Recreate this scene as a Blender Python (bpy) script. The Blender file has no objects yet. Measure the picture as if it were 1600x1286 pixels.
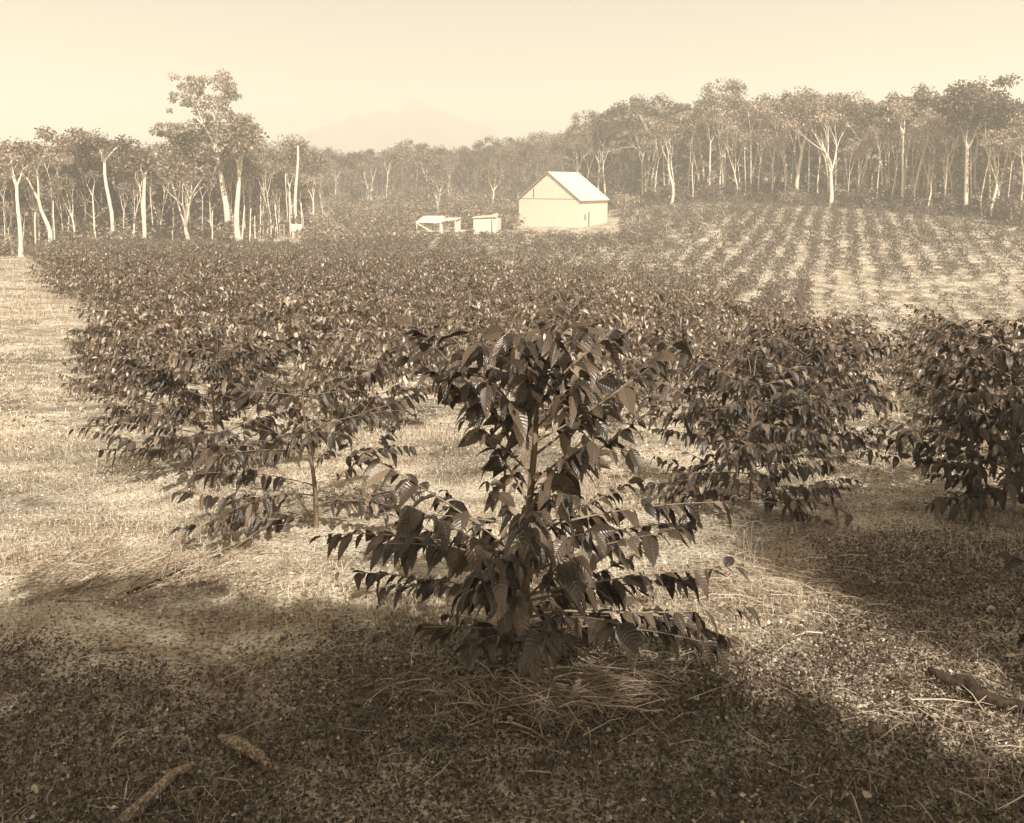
import bpy, math, random
import numpy as np
from mathutils import Vector

# ------------------------------------------------------------------ camera, sky, sun, exposure
SC = bpy.context.scene
COL = SC.collection
CAM_H = 2.6
F = 1386.0            # focal length in pixels of the 1600 px wide photograph
HOR = 290.0           # row of the eye level
TILT = math.radians(5.0)
cam = bpy.data.cameras.new("camera")
cam.sensor_width = 36.0
cam.lens = 36.0 * F / 1600.0
cam.shift_y = -(643.0 - (HOR + F * math.tan(TILT))) / 1600.0
cam.clip_start = 0.05
cam.clip_end = 6000
camo = bpy.data.objects.new("camera", cam)
COL.objects.link(camo)
camo.location = (0, 0, CAM_H)
camo.rotation_euler = (math.radians(90) - TILT, 0, 0)
SC.camera = camo

SUN_EL = math.radians(46)
SUN_AZ = math.radians(164)     # clockwise from +Y (the view direction): behind the camera, to the right
w = bpy.data.worlds.new("World")
SC.world = w
w.use_nodes = True
nt = w.node_tree
bg = nt.nodes['Background']
sky = nt.nodes.new('ShaderNodeTexSky')
sky.sky_type = 'NISHITA'
sky.sun_disc = False
sky.sun_elevation = SUN_EL
sky.sun_rotation = SUN_AZ
sky.dust_density = 3.0
bw = nt.nodes.new('ShaderNodeRGBToBW')
tint = nt.nodes.new('ShaderNodeMix')
tint.data_type = 'RGBA'
tint.blend_type = 'MULTIPLY'
tint.inputs[0].default_value = 1.0
tint.inputs[7].default_value = (1.0, 0.92, 0.765, 1)      # the print's cream tone
nt.links.new(sky.outputs[0], bw.inputs[0])
ev = nt.nodes.new('ShaderNodeMath'); ev.operation = 'MULTIPLY_ADD'      # thin high cloud evens the sky out
ev.inputs[1].default_value = 0.5; ev.inputs[2].default_value = 4.0
nt.links.new(bw.outputs[0], ev.inputs[0])
nt.links.new(ev.outputs[0], tint.inputs[6])
nt.links.new(tint.outputs[2], bg.inputs[0])
bg.inputs[1].default_value = 0.038

sl = bpy.data.lights.new("sun", 'SUN')
sl.energy = 5.0
sl.angle = math.radians(0.6)
sl.color = (1.0, 0.94, 0.82)
so = bpy.data.objects.new("sun", sl)
COL.objects.link(so)
SDIR = Vector((math.sin(SUN_AZ) * math.cos(SUN_EL), math.cos(SUN_AZ) * math.cos(SUN_EL), math.sin(SUN_EL)))
so.rotation_euler = SDIR.to_track_quat('Z', 'Y').to_euler()
so.location = (0, 0, 60)
SC.view_settings.view_transform = 'Standard'
SC.view_settings.look = 'None'
SC.view_settings.gamma = 1
SC.view_settings.exposure = 0.84
SC.cycles.max_bounces = 6
SC.cycles.diffuse_bounces = 3
SC.cycles.volume_bounces = 1
SC.cycles.use_denoising = True

rng = np.random.default_rng(7)
random.seed(7)


# ------------------------------------------------------------------ helpers
def tag(o, label=None, cat=None, group=None, kind=None):
    if label: o['label'] = label
    if cat: o['category'] = cat
    if group: o['group'] = group
    if kind: o['kind'] = kind
    return o


class MB:
    """collects arrays of vertices and faces, then makes one mesh"""
    def __init__(s):
        s.V = []; s.Q = []; s.T = []; s.n = 0; s.UV = []; s.QM = []; s.TM = []

    def add(s, V, Q=None, T=None, uv=None, m=0):
        V = np.asarray(V, float).reshape(-1, 3)
        s.V.append(V)
        s.UV.append(uv if uv is not None else np.zeros((len(V), 2)))
        if Q is not None and len(Q):
            Q = np.asarray(Q, np.int64).reshape(-1, 4); s.Q.append(Q + s.n); s.QM.append(np.full(len(Q), m))
        if T is not None and len(T):
            T = np.asarray(T, np.int64).reshape(-1, 3); s.T.append(T + s.n); s.TM.append(np.full(len(T), m))
        s.n += len(V)
        return s

    def mesh(s, name, mats, smooth=True, uv=False):
        me = bpy.data.meshes.new(name)
        V = np.concatenate(s.V) if s.V else np.zeros((0, 3))
        Q = np.concatenate(s.Q) if s.Q else np.zeros((0, 4), np.int64)
        T = np.concatenate(s.T) if s.T else np.zeros((0, 3), np.int64)
        loops = np.concatenate([Q.ravel(), T.ravel()]).astype(np.int32)
        nq, ntr = len(Q), len(T)
        me.vertices.add(len(V)); me.vertices.foreach_set('co', V.astype(np.float32).ravel())
        me.loops.add(len(loops)); me.loops.foreach_set('vertex_index', loops)
        me.polygons.add(nq + ntr)
        st = np.concatenate([np.arange(nq) * 4, nq * 4 + np.arange(ntr) * 3]).astype(np.int32)
        me.polygons.foreach_set('loop_start', st)
        mi = np.concatenate(s.QM + s.TM).astype(np.int32) if (s.QM or s.TM) else np.zeros(0, np.int32)
        if not isinstance(mats, (list, tuple)): mats = [mats]
        for m in mats: me.materials.append(m)
        me.polygons.foreach_set('material_index', mi)
        me.polygons.foreach_set('use_smooth', np.full(nq + ntr, smooth))
        if uv:
            U = np.concatenate(s.UV)[loops]
            l = me.uv_layers.new(name='UVMap')
            l.data.foreach_set('uv', U.astype(np.float32).ravel())
        me.update(calc_edges=True)
        me.validate()
        return me

    def build(s, name, mats, parent=None, smooth=True, uv=False, loc=None, rot=None):
        o = bpy.data.objects.new(name, s.mesh(name, mats, smooth, uv))
        COL.objects.link(o)
        if parent is not None: o.parent = parent
        if loc is not None: o.location = loc
        if rot is not None: o.rotation_euler = rot
        return o


def empty(name, loc=(0, 0, 0), rz=0.0):
    o = bpy.data.objects.new(name, None)
    o.empty_display_size = 0.2
    COL.objects.link(o)
    o.location = loc
    o.rotation_euler = (0, 0, rz)
    return o


def norm(a):
    return a / np.maximum(np.linalg.norm(a, axis=-1, keepdims=True), 1e-9)


def tube(mb, P, R, n=6, m=0, cap=True):
    P = np.asarray(P, float); R = np.asarray(R, float)
    if R.ndim == 0: R = np.full(len(P), float(R))
    T = norm(np.gradient(P, axis=0))
    ref = np.array([0.0, 0, 1]) if abs(T[:, 2]).mean() < 0.8 else np.array([1.0, 0, 0])
    A = norm(np.cross(T, ref)); B = np.cross(T, A)
    an = np.arange(n) * 2 * np.pi / n
    V = P[:, None] + R[:, None, None] * (np.cos(an)[None, :, None] * A[:, None] + np.sin(an)[None, :, None] * B[:, None])
    k = len(P)
    i = np.arange(k - 1)[:, None] * n; j = np.arange(n)[None]; j2 = (j + 1) % n
    Q = np.stack([i + j, i + j2, i + n + j2, i + n + j], -1).reshape(-1, 4)
    V = V.reshape(-1, 3)
    if cap:
        V = np.concatenate([V, P[:1], P[-1:]])
        a = np.arange(n); a2 = (a + 1) % n
        Tt = np.concatenate([np.stack([a2, a, np.full(n, k * n)], 1),
                             np.stack([(k - 1) * n + a, (k - 1) * n + a2, np.full(n, k * n + 1)], 1)])
        mb.add(V, Q, Tt, m=m)
    else:
        mb.add(V, Q, m=m)


def box(mb, x0, x1, y0, y1, z0, z1, m=0):
    V = [(x0, y0, z0), (x1, y0, z0), (x1, y1, z0), (x0, y1, z0), (x0, y0, z1), (x1, y0, z1), (x1, y1, z1), (x0, y1, z1)]
    Q = [(0, 3, 2, 1), (4, 5, 6, 7), (0, 1, 5, 4), (1, 2, 6, 5), (2, 3, 7, 6), (3, 0, 4, 7)]
    mb.add(V, Q, m=m)


def prism(mb, poly, thick, m=0):
    """poly: list of 3-D points in a plane, extruded by vector thick"""
    P = np.array(poly, float); t = np.array(thick, float); n = len(P)
    V = np.concatenate([P, P + t])
    Q = [(i, (i + 1) % n, n + (i + 1) % n, n + i) for i in range(n)]
    T = [(0, i + 1, i) for i in range(1, n - 1)] + [(n, n + i, n + i + 1) for i in range(1, n - 1)]
    mb.add(V, Q, T, m=m)


# leaf templates: columns across, rows along
def leaf_template(rows, cols, waves=0.0, blunt=False):
    t = np.linspace(0, 1, rows)
    wd = np.sin(np.pi * np.clip(t, 0, 1) ** 0.85) ** 0.85
    wd = wd * (1 - 0.25 * t)
    wd[0] = 0.03; wd[-1] = 0.0
    wd = wd / wd.max()
    u = np.linspace(-1, 1, cols)
    U, Tt = np.meshgrid(u, t)
    W = wd[:, None] * U
    Z = 0.28 * np.abs(W) + waves * np.abs(U) * np.sin(Tt * 2 * np.pi * 3.3) * (wd[:, None])
    V = np.stack([Tt, W, Z], -1).reshape(-1, 3)
    r = np.arange(rows - 1)[:, None] * cols; c = np.arange(cols - 1)[None]
    Q = np.stack([r + c, r + c + 1, r + cols + c + 1, r + cols + c], -1).reshape(-1, 4)
    uv = np.stack([(U + 1) / 2, Tt], -1).reshape(-1, 2)
    return V, Q, uv


LT_HI = leaf_template(9, 5, 0.10)
LT_MID = leaf_template(5, 3, 0.0)
LT_LOW = (np.array([(0, 0, 0), (0.45, -1, 0.25), (1, 0, 0), (0.45, 1, 0.25)], float), np.array([(0, 1, 2, 3)]), np.zeros((4, 2)))


def leaves(mb, P, D, L, W, droop, T=LT_MID, up=None, m=0, roll=0.35, g=None):
    """many leaves at once: P base points, D directions, droop: how far the blade bends to the ground"""
    g = g or rng
    N = len(P)
    if N == 0: return
    P = np.asarray(P, float); D = norm(np.asarray(D, float))
    L = np.broadcast_to(L, (N,)).astype(float); W = np.broadcast_to(W, (N,)).astype(float)
    droop = np.broadcast_to(droop, (N,)).astype(float)
    upv = np.array([0, 0, 1.0]) if up is None else up
    S = norm(np.cross(D, upv + g.normal(0, 0.15, (N, 3))))
    Nn = norm(np.cross(S, D))
    a = g.normal(0, roll, N)[:, None]
    S, Nn = S * np.cos(a) + Nn * np.sin(a), Nn * np.cos(a) - S * np.sin(a)
    tv, tq, tuv = T
    t = tv[:, 0][None, :, None]
    ww = tv[:, 1][None, :, None]; zz = tv[:, 2][None, :, None]
    Lx = L[:, None, None]; Wx = W[:, None, None]; dr = droop[:, None, None]
    V = P[:, None] + Lx * (t * D[:, None] * (1 - 0.35 * dr * t) + np.array([0, 0, -1.0]) * dr * t * t) \
        + Wx * ww * S[:, None] + Wx * zz * Nn[:, None]
    k = len(tv)
    Q = (tq[None] + (np.arange(N) * k)[:, None, None]).reshape(-1, 4)
    mb.add(V.reshape(-1, 3), Q, uv=np.tile(tuv, (N, 1)), m=m)


# ------------------------------------------------------------------ materials (the print is brown-toned: so are all surfaces)
def new_mat(name):
    m = bpy.data.materials.new(name); m.use_nodes = True
    n = m.node_tree.nodes; l = m.node_tree.links
    return m, n, l, n['Principled BSDF']


def ramp(n, stops):
    r = n.new('ShaderNodeValToRGB')
    e = r.color_ramp.elements
    while len(e) < len(stops): e.new(0.5)
    for i, (p, c) in enumerate(stops):
        e[i].position = p; e[i].color = (*c, 1)
    return r


def leaf_mat(name, stops, rough=0.4, spec=0.5, transl=0.12, veins=False):
    m, n, l, b = new_mat(name)
    geo = n.new('ShaderNodeNewGeometry')
    r = ramp(n, stops)
    l.new(geo.outputs['Random Per Island'], r.inputs[0])
    l.new(r.outputs[0], b.inputs['Base Color'])
    b.inputs['Roughness'].default_value = rough
    b.inputs['Specular IOR Level'].default_value = spec
    if veins:
        uv = n.new('ShaderNodeUVMap')
        sep = n.new('ShaderNodeSeparateXYZ'); l.new(uv.outputs[0], sep.inputs[0])
        a1 = n.new('ShaderNodeMath'); a1.operation = 'SUBTRACT'; l.new(sep.outputs[0], a1.inputs[0]); a1.inputs[1].default_value = 0.5
        a2 = n.new('ShaderNodeMath'); a2.operation = 'ABSOLUTE'; l.new(a1.outputs[0], a2.inputs[0])
        a3 = n.new('ShaderNodeMath'); a3.operation = 'MULTIPLY'; l.new(a2.outputs[0], a3.inputs[0]); a3.inputs[1].default_value = -0.30
        a4 = n.new('ShaderNodeMath'); a4.operation = 'ADD'; l.new(a3.outputs[0], a4.inputs[0]); l.new(sep.outputs[1], a4.inputs[1])
        a5 = n.new('ShaderNodeMath'); a5.operation = 'MULTIPLY'; l.new(a4.outputs[0], a5.inputs[0]); a5.inputs[1].default_value = 62.0
        a6 = n.new('ShaderNodeMath'); a6.operation = 'SINE'; l.new(a5.outputs[0], a6.inputs[0])
        # midrib groove
        r2 = ramp(n, [(0.0, (0, 0, 0)), (0.05, (1, 1, 1))]); l.new(a2.outputs[0], r2.inputs[0])
        a7 = n.new('ShaderNodeMath'); a7.operation = 'MULTIPLY_ADD'
        l.new(a6.outputs[0], a7.inputs[0]); a7.inputs[1].default_value = 0.4; l.new(r2.outputs[0], a7.inputs[2])
        bp = n.new('ShaderNodeBump'); bp.inputs['Strength'].default_value = 0.6; bp.inputs['Distance'].default_value = 0.004
        l.new(a7.outputs[0], bp.inputs['Height']); l.new(bp.outputs[0], b.inputs['Normal'])
    if transl > 0:
        t = n.new('ShaderNodeBsdfTranslucent'); l.new(r.outputs[0], t.inputs[0])
        mx = n.new('ShaderNodeMixShader'); mx.inputs[0].default_value = transl
        out = n['Material Output']
        l.new(b.outputs[0], mx.inputs[1]); l.new(t.outputs[0], mx.inputs[2]); l.new(mx.outputs[0], out.inputs[0])
    return m


def noise_mat(name, stops, scale=3.0, detail=6, rough=0.9, bump=0.3, bdist=0.02, stretch=(1, 1, 1), spec=0.25):
    m, n, l, b = new_mat(name)
    tc = n.new('ShaderNodeTexCoord'); mp = n.new('ShaderNodeMapping')
    mp.inputs['Scale'].default_value = stretch
    l.new(tc.outputs['Object'], mp.inputs[0])
    ns = n.new('ShaderNodeTexNoise'); ns.inputs['Scale'].default_value = scale; ns.inputs['Detail'].default_value = detail
    l.new(mp.outputs[0], ns.inputs[0])
    r = ramp(n, stops); l.new(ns.outputs[0], r.inputs[0]); l.new(r.outputs[0], b.inputs['Base Color'])
    b.inputs['Roughness'].default_value = rough; b.inputs['Specular IOR Level'].default_value = spec
    if bump:
        bp = n.new('ShaderNodeBump'); bp.inputs['Strength'].default_value = bump; bp.inputs['Distance'].default_value = bdist
        l.new(ns.outputs[0], bp.inputs['Height']); l.new(bp.outputs[0], b.inputs['Normal'])
    return m


def br(v, s=1.0):          # brown-toned grey of value v: dark tones are redder, light ones creamier
    v = max(v, 0.001)
    return (v * (1.12 - .09 * v), v * (0.75 + 0.23 * v), v * (0.49 + 0.34 * v))


M = {}
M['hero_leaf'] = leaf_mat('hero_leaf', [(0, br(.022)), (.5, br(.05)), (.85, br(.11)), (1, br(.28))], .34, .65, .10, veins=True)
M['coffee_leaf'] = leaf_mat('coffee_leaf', [(0, br(.04)), (.5, br(.12)), (.85, br(.26)), (1, br(.55))], .36, .6, .14)  # lighter than hero_leaf: glare and haze on farther bushes put into the colour
M['young_leaf'] = leaf_mat('young_leaf', [(0, br(.06)), (.6, br(.11)), (1, br(.24))], .45, .5, .14)
M['stem'] = noise_mat('stem', [(.3, br(.10)), (.7, br(.28))], 14, 5, .8, .5, .01, (3, 3, .6))
M['twig'] = noise_mat('twig', [(.3, br(.14)), (.7, br(.30))], 20, 4, .7, .2, .005)
M['pale_trunk'] = noise_mat('pale_trunk', [(.28, br(.36)), (.42, br(.74)), (.8, br(.86))], 1.6, 7, .85, .3, .05, (2.5, 2.5, .5))
M['grey_trunk'] = noise_mat('grey_trunk', [(.3, br(.16)), (.7, br(.42))], 1.6, 7, .9, .3, .05, (2.5, 2.5, .5))
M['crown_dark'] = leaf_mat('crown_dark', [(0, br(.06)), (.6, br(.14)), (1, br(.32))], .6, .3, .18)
M['crown_mid'] = leaf_mat('crown_mid', [(0, br(.10)), (.6, br(.26)), (1, br(.52))], .6, .3, .2)
M['crown_pale'] = leaf_mat('crown_pale', [(0, br(.22)), (.6, br(.44)), (1, br(.68))], .6, .3, .25)
M['log'] = noise_mat('log', [(.3, br(.10)), (.5, br(.26)), (.7, br(.40))], 14, 12, .9, 1.0, .02, (1, 1, 1))
M['bark'] = noise_mat('bark', [(.35, br(.09)), (.5, br(.22)), (.65, br(.40)), (.8, br(.5))], 70, 12, .95, .8, .008)
M['dark_log'] = noise_mat('dark_log', [(.35, br(.02)), (.75, br(.07))], 24, 10, .9, 1.0, .02)
M['straw'] = leaf_mat('straw', [(0, br(.16)), (.5, br(.38)), (1, br(.66))], .7, .3, .2)
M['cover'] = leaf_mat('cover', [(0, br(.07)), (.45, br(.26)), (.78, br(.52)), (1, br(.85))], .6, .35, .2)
M['clover'] = leaf_mat('clover', [(0, br(.03)), (.5, br(.08)), (.85, br(.18)), (.97, br(.38)), (1, br(.7))], .55, .4, .2)  # real weeds, but part of the foreground shade is put into this colour
M['dry_grass'] = leaf_mat('dry_grass', [(0, br(.28)), (.5, br(.62)), (1, br(.85))], .7, .3, .25)
M['far_grass'] = leaf_mat('far_grass', [(0, br(.22)), (.5, br(.42)), (1, br(.70))], .8, .2, .25)
M['fallen_leaf'] = leaf_mat('fallen_leaf', [(0, br(.08)), (.6, br(.22)), (1, br(.55))], .55, .4, .1)
M['white_board'] = noise_mat('white_board', [(.3, br(.70)), (.7, br(.80))], 2.0, 6, .8, .15, .01, (8, 8, .3))
M['iron_roof'] = noise_mat('iron_roof', [(.3, br(.62)), (.7, br(.76))], 1.5, 6, .55, .1, .01, (1, 1, 1), .4)
M['trim'] = noise_mat('trim', [(.3, br(.16)), (.7, br(.28))], 5, 4, .8, 0)
M['dark_gap'] = noise_mat('dark_gap', [(.3, br(.05)), (.7, br(.09))], 5, 4, .9, 0)
M['rock'] = noise_mat('rock', [(.3, br(.20)), (.7, br(.50))], 9, 8, .9, .6, .02)
M['hill'] = noise_mat('hill', [(.3, br(.11)), (.7, br(.19))], .02, 8, .95, 0)


def ground_mat():
    m, n, l, b = new_mat('ground')
    tc = n.new('ShaderNodeTexCoord')
    def noise(s, d, dist=0.0, mapping=None):
        x = n.new('ShaderNodeTexNoise'); x.inputs['Scale'].default_value = s; x.inputs['Detail'].default_value = d
        x.inputs['Distortion'].default_value = dist
        if mapping:
            mp = n.new('ShaderNodeMapping'); mp.inputs['Scale'].default_value = mapping
            l.new(tc.outputs['Object'], mp.inputs[0]); l.new(mp.outputs[0], x.inputs[0])
        else:
            l.new(tc.outputs['Object'], x.inputs[0])
        return x
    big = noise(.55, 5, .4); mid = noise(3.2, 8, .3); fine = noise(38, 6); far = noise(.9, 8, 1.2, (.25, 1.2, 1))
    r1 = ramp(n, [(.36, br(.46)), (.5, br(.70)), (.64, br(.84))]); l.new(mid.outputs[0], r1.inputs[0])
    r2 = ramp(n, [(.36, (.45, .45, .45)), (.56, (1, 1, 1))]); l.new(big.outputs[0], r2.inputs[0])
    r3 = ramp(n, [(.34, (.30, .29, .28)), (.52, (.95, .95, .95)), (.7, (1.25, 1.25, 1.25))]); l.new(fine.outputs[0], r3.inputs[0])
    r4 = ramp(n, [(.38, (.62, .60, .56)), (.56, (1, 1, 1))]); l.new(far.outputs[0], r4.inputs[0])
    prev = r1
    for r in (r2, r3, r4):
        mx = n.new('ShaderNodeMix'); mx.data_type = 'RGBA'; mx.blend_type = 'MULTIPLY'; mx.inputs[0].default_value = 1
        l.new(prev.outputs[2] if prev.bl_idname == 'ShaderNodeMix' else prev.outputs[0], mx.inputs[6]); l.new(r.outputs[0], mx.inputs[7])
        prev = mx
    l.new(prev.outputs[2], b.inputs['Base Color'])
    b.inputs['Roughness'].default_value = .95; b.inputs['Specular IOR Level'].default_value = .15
    ad = n.new('ShaderNodeMath'); ad.operation = 'ADD'; l.new(mid.outputs[0], ad.inputs[0]); l.new(fine.outputs[0], ad.inputs[1])
    bp = n.new('ShaderNodeBump'); bp.inputs['Strength'].default_value = .7; bp.inputs['Distance'].default_value = .05
    l.new(ad.outputs[0], bp.inputs['Height']); l.new(bp.outputs[0], b.inputs['Normal'])
    return m


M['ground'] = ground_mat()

# ------------------------------------------------------------------ terrain: heights along rays from the viewpoint
PX = [-500, 100, 450, 800, 950, 1100, 1400, 1700, 2100]
DD = [0, 3, 5, 7.5, 11, 15, 25, 35, 50, 65, 80, 95, 112, 130, 150, 200, 350, 700, 2000]
ZZ = [
    [0, 0, 0, -.30, -.62, -.96, -1.4, -1.9, -2.6, -3.2, -4.0, -4.4, -4.6, -4.6, -4.6, -4.0, 2, 4, 4],
    [0, 0, 0, -.30, -.62, -.96, -1.4, -1.9, -2.6, -3.3, -4.1, -4.6, -4.8, -4.8, -4.6, -4.0, 2, 4, 4],
    [0, 0, 0, -.28, -.62, -.96, -1.5, -2.1, -2.9, -3.5, -4.1, -4.3, -4.4, -4.0, -3.2, -1.6, 4, 6, 6],
    [0, 0, 0, -.26, -.62, -1.0, -1.7, -2.5, -3.3, -4.0, -4.3, -4.3, -4.1, -3.8, -2.8, -.8, 8, 8, 8],
    [0, 0, 0, -.25, -.64, -1.05, -1.85, -2.75, -3.7, -4.2, -4.3, -4.3, -4.2, -3.8, -2.4, 1.0, 8, 8, 8],
    [0, 0, 0, -.24, -.66, -1.1, -2.0, -3.0, -4.2, -4.5, -4.1, -3.2, -2.2, -1.0, .8, 3.5, 9, 9, 9],
    [0, 0, 0, -.22, -.75, -1.4, -2.8, -4.4, -6.0, -6.5, -5.5, -3.6, -1.5, .0, 1.5, 4.0, 9, 9, 9],
    [0, 0, 0, -.22, -.75, -1.5, -3.0, -4.6, -6.0, -6.0, -4.8, -2.8, -.8, .6, 1.8, 4.0, 9, 9, 9],
    [0, 0, 0, -.22, -.75, -1.5, -3.0, -4.6, -6.0, -6.0, -4.8, -2.8, -.8, .6, 1.8, 4.0, 9, 9, 9],
]
TH_C = np.array([math.atan((p - 800) / F) for p in PX])
NTH, NR = 361, 260
th_g = np.linspace(-math.pi, math.pi, NTH)
lr_g = np.linspace(math.log(1.0), math.log(2000.0), NR)
cols = []
for p, zz in zip(PX, ZZ):
    c = math.cos(math.atan((p - 800) / F))
    cols.append(np.interp(np.exp(lr_g), np.array(DD) / max(c, .75), zz))
cols = np.array(cols)
TG = np.stack([np.interp(th_g, TH_C, cols[:, k]) for k in range(NR)], 1)
for _ in range(3):
    TG = (np.roll(TG, 1, 0) + TG * 2 + np.roll(TG, -1, 0)) / 4
    pad = np.pad(TG, ((0, 0), (3, 3)), mode='edge')
    TG = sum(pad[:, i:i + NR] for i in range(7)) / 7


def terr(x, y):
    x = np.asarray(x, float); y = np.asarray(y, float)
    r = np.maximum(np.hypot(x, y), 1.0); th = np.arctan2(x, y)
    fi = (th + math.pi) / (2 * math.pi) * (NTH - 1); fj = (np.log(r) - lr_g[0]) / (lr_g[-1] - lr_g[0]) * (NR - 1)
    fi = np.clip(fi, 0, NTH - 1.001); fj = np.clip(fj, 0, NR - 1.001)
    i = fi.astype(int); j = fj.astype(int); a = fi - i; b = fj - j
    z = TG[i, j] * (1 - a) * (1 - b) + TG[i + 1, j] * a * (1 - b) + TG[i, j + 1] * (1 - a) * b + TG[i + 1, j + 1] * a * b
    bump = 0.035 * np.sin(x * 1.7 + 1.3 * np.sin(y * .9)) * np.cos(y * 1.3 + .7) + 0.02 * np.sin(x * 3.9 + y * 2.3) \
        + 0.018 * np.sin(x * 9.1 + 2 * np.sin(y * 7.3)) * np.sin(y * 10.7 + 1.5 * np.sin(x * 6.1)) * np.clip((9 - r) / 4, 0, 1) \
        + 0.12 * np.sin(x * .21 + 2) * np.cos(y * .17) * np.clip((r - 12) / 20, 0, 1)
    return z + bump


def hz(x, y): return float(terr(x, y))


def ray(px, py):
    """direction of the photograph's pixel (px, py)"""
    yc = HOR + F * math.tan(TILT)
    u = (px - 800) / F; v = -(py - yc) / F
    d = np.array([u, math.cos(TILT) + v * math.sin(TILT), -math.sin(TILT) + v * math.cos(TILT)])
    return d / np.linalg.norm(d)


def on_ground(px, py):
    d = ray(px, py); t = 1.5
    while t < 400:
        p = np.array([0, 0, CAM_H]) + d * t
        if p[2] < hz(p[0], p[1]): return p
        t *= 1.004
    return p


def at(px, depth):
    x = (px - 800) / F * depth
    return x, depth


# ground sheet
rr = np.concatenate([[0.0], np.geomspace(.35, 2000, 330)])
tt = np.linspace(-math.pi, math.pi, 361)[:-1]
# finer steps in front of the viewer
tt = np.unique(np.concatenate([tt, np.linspace(math.radians(-40), math.radians(40), 300)]))
R_, T_ = np.meshgrid(rr, tt, indexing='ij')
X_ = R_ * np.sin(T_); Y_ = R_ * np.cos(T_)
Z_ = terr(X_, Y_)
nt_ = len(tt)
i = np.arange(len(rr) - 1)[:, None] * nt_; j = np.arange(nt_)[None]; j2 = (j + 1) % nt_
Q = np.stack([i + j, i + nt_ + j, i + nt_ + j2, i + j2], -1).reshape(-1, 4)
g = MB(); g.add(np.stack([X_, Y_, Z_], -1).reshape(-1, 3), Q[:, ::-1])
tag(g.build('ground', M['ground']), kind='structure')

# distant mountain
mr = np.random.default_rng(3)
mx = np.linspace(-1, 1, 80)
prof = np.interp(mx, [-1, -.62, -.35, -.1, .02, .15, .4, .7, 1], [0, .38, .78, .9, 1.0, .94, .62, .3, 0]) * 84
prof += 3 * np.sin(mx * 23) * (1 - np.abs(mx)) + 2 * np.sin(mx * 51 + 1) * (1 - np.abs(mx))
mb = MB()
yy = np.linspace(-1, 1, 30)
MXX, MYY = np.meshgrid(mx, yy, indexing='ij')
H = prof[:, None] * (1 - np.abs(MYY) ** 1.3) + 2.5 * np.sin(MXX * 40 + MYY * 9) * (1 - np.abs(MYY))
V = np.stack([-125 + MXX * 265, 1080 + MYY * 130, 3 + H * 1.18], -1).reshape(-1, 3)
i = np.arange(79)[:, None] * 30; j = np.arange(29)[None]
mb.add(V, np.stack([i + j, i + 30 + j, i + 31 + j, i + j + 1], -1).reshape(-1, 4))
tag(mb.build('mountain', M['hill']), kind='structure')


def place_words(px):
    for lim, wds in ((60, 'by the left edge'), (150, 'before the leftmost snags'), (260, 'below the flat crowned tree'), (400, 'below the tallest forked tree'),
                     (520, 'below the bare dead trunk'), (640, 'left of the open shed'), (730, 'in line with the open shed'), (805, 'in line with the hut'),
                     (860, 'below the barn gable'), (950, 'below the barn roof'), (1060, 'right of the barn'), (1180, 'well right of the barn'),
                     (1275, 'in line with the broad leaning trunk'), (1350, 'in line with the candelabra tree'), (1450, 'in line with the tall bare trunk'),
                     (1550, 'in line with the big dark crown')):
        if px < lim: return wds
    return 'by the right edge'


# ------------------------------------------------------------------ coffee bushes
def bezier(p0, p1, p2, n):
    t = np.linspace(0, 1, n)[:, None]
    return (1 - t) ** 2 * p0 + 2 * t * (1 - t) * p1 + t * t * p2


def coffee_branch(mbs, mbl, p0, p2, sag, g, leafL=.13, gap=.055, T=LT_MID, r0=.006, ms=0, ml=0, start=.18, lateral=True, sides=4):
    """a side branch from p0 to p2, with opposite hanging leaves at its nodes"""
    p0 = np.array(p0, float); p2 = np.array(p2, float)
    L = np.linalg.norm(p2 - p0)
    p1 = (p0 + p2) / 2 + np.array([0, 0, sag * L]) + g.normal(0, .05, 3) * L
    n = max(4, int(L / .09))
    C = bezier(p0, p1, p2, n)
    if mbs is not None: tube(mbs, C, np.linspace(r0, .0016, n), sides, m=ms, cap=False)
    k = max(2, int(L * (1 - start) / gap))
    ts = np.linspace(start, 1.0, k)
    ts = np.repeat(ts, 2)
    side = np.tile([1.0, -1.0], k)
    P = (1 - ts[:, None]) ** 2 * p0 + 2 * ts[:, None] * (1 - ts[:, None]) * p1 + ts[:, None] ** 2 * p2
    T1 = norm(2 * (1 - ts[:, None]) * (p1 - p0) + 2 * ts[:, None] * (p2 - p1))
    lat = norm(np.cross(T1, np.array([0, 0, 1.0])))
    tipf = ts[:, None]
    D = lat * side[:, None] * (0.75 - 0.35 * tipf) + T1 * (0.55 + .3 * tipf) + np.array([0, 0, -1.0]) * g.uniform(.15, .9, (len(ts), 1)) * (1.15 - .5 * tipf)
    D += g.normal(0, .34, D.shape)
    Ls = leafL * g.uniform(.5, 1.25, len(ts)) * np.where(ts > .9, .75, 1)
    keep = g.random(len(ts)) > .12
    leaves(mbl, P[keep], D[keep], Ls[keep], Ls[keep] * g.uniform(.20, .26, keep.sum()), g.uniform(.1, .8, keep.sum()), T, m=ml, roll=.6, g=g)


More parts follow.
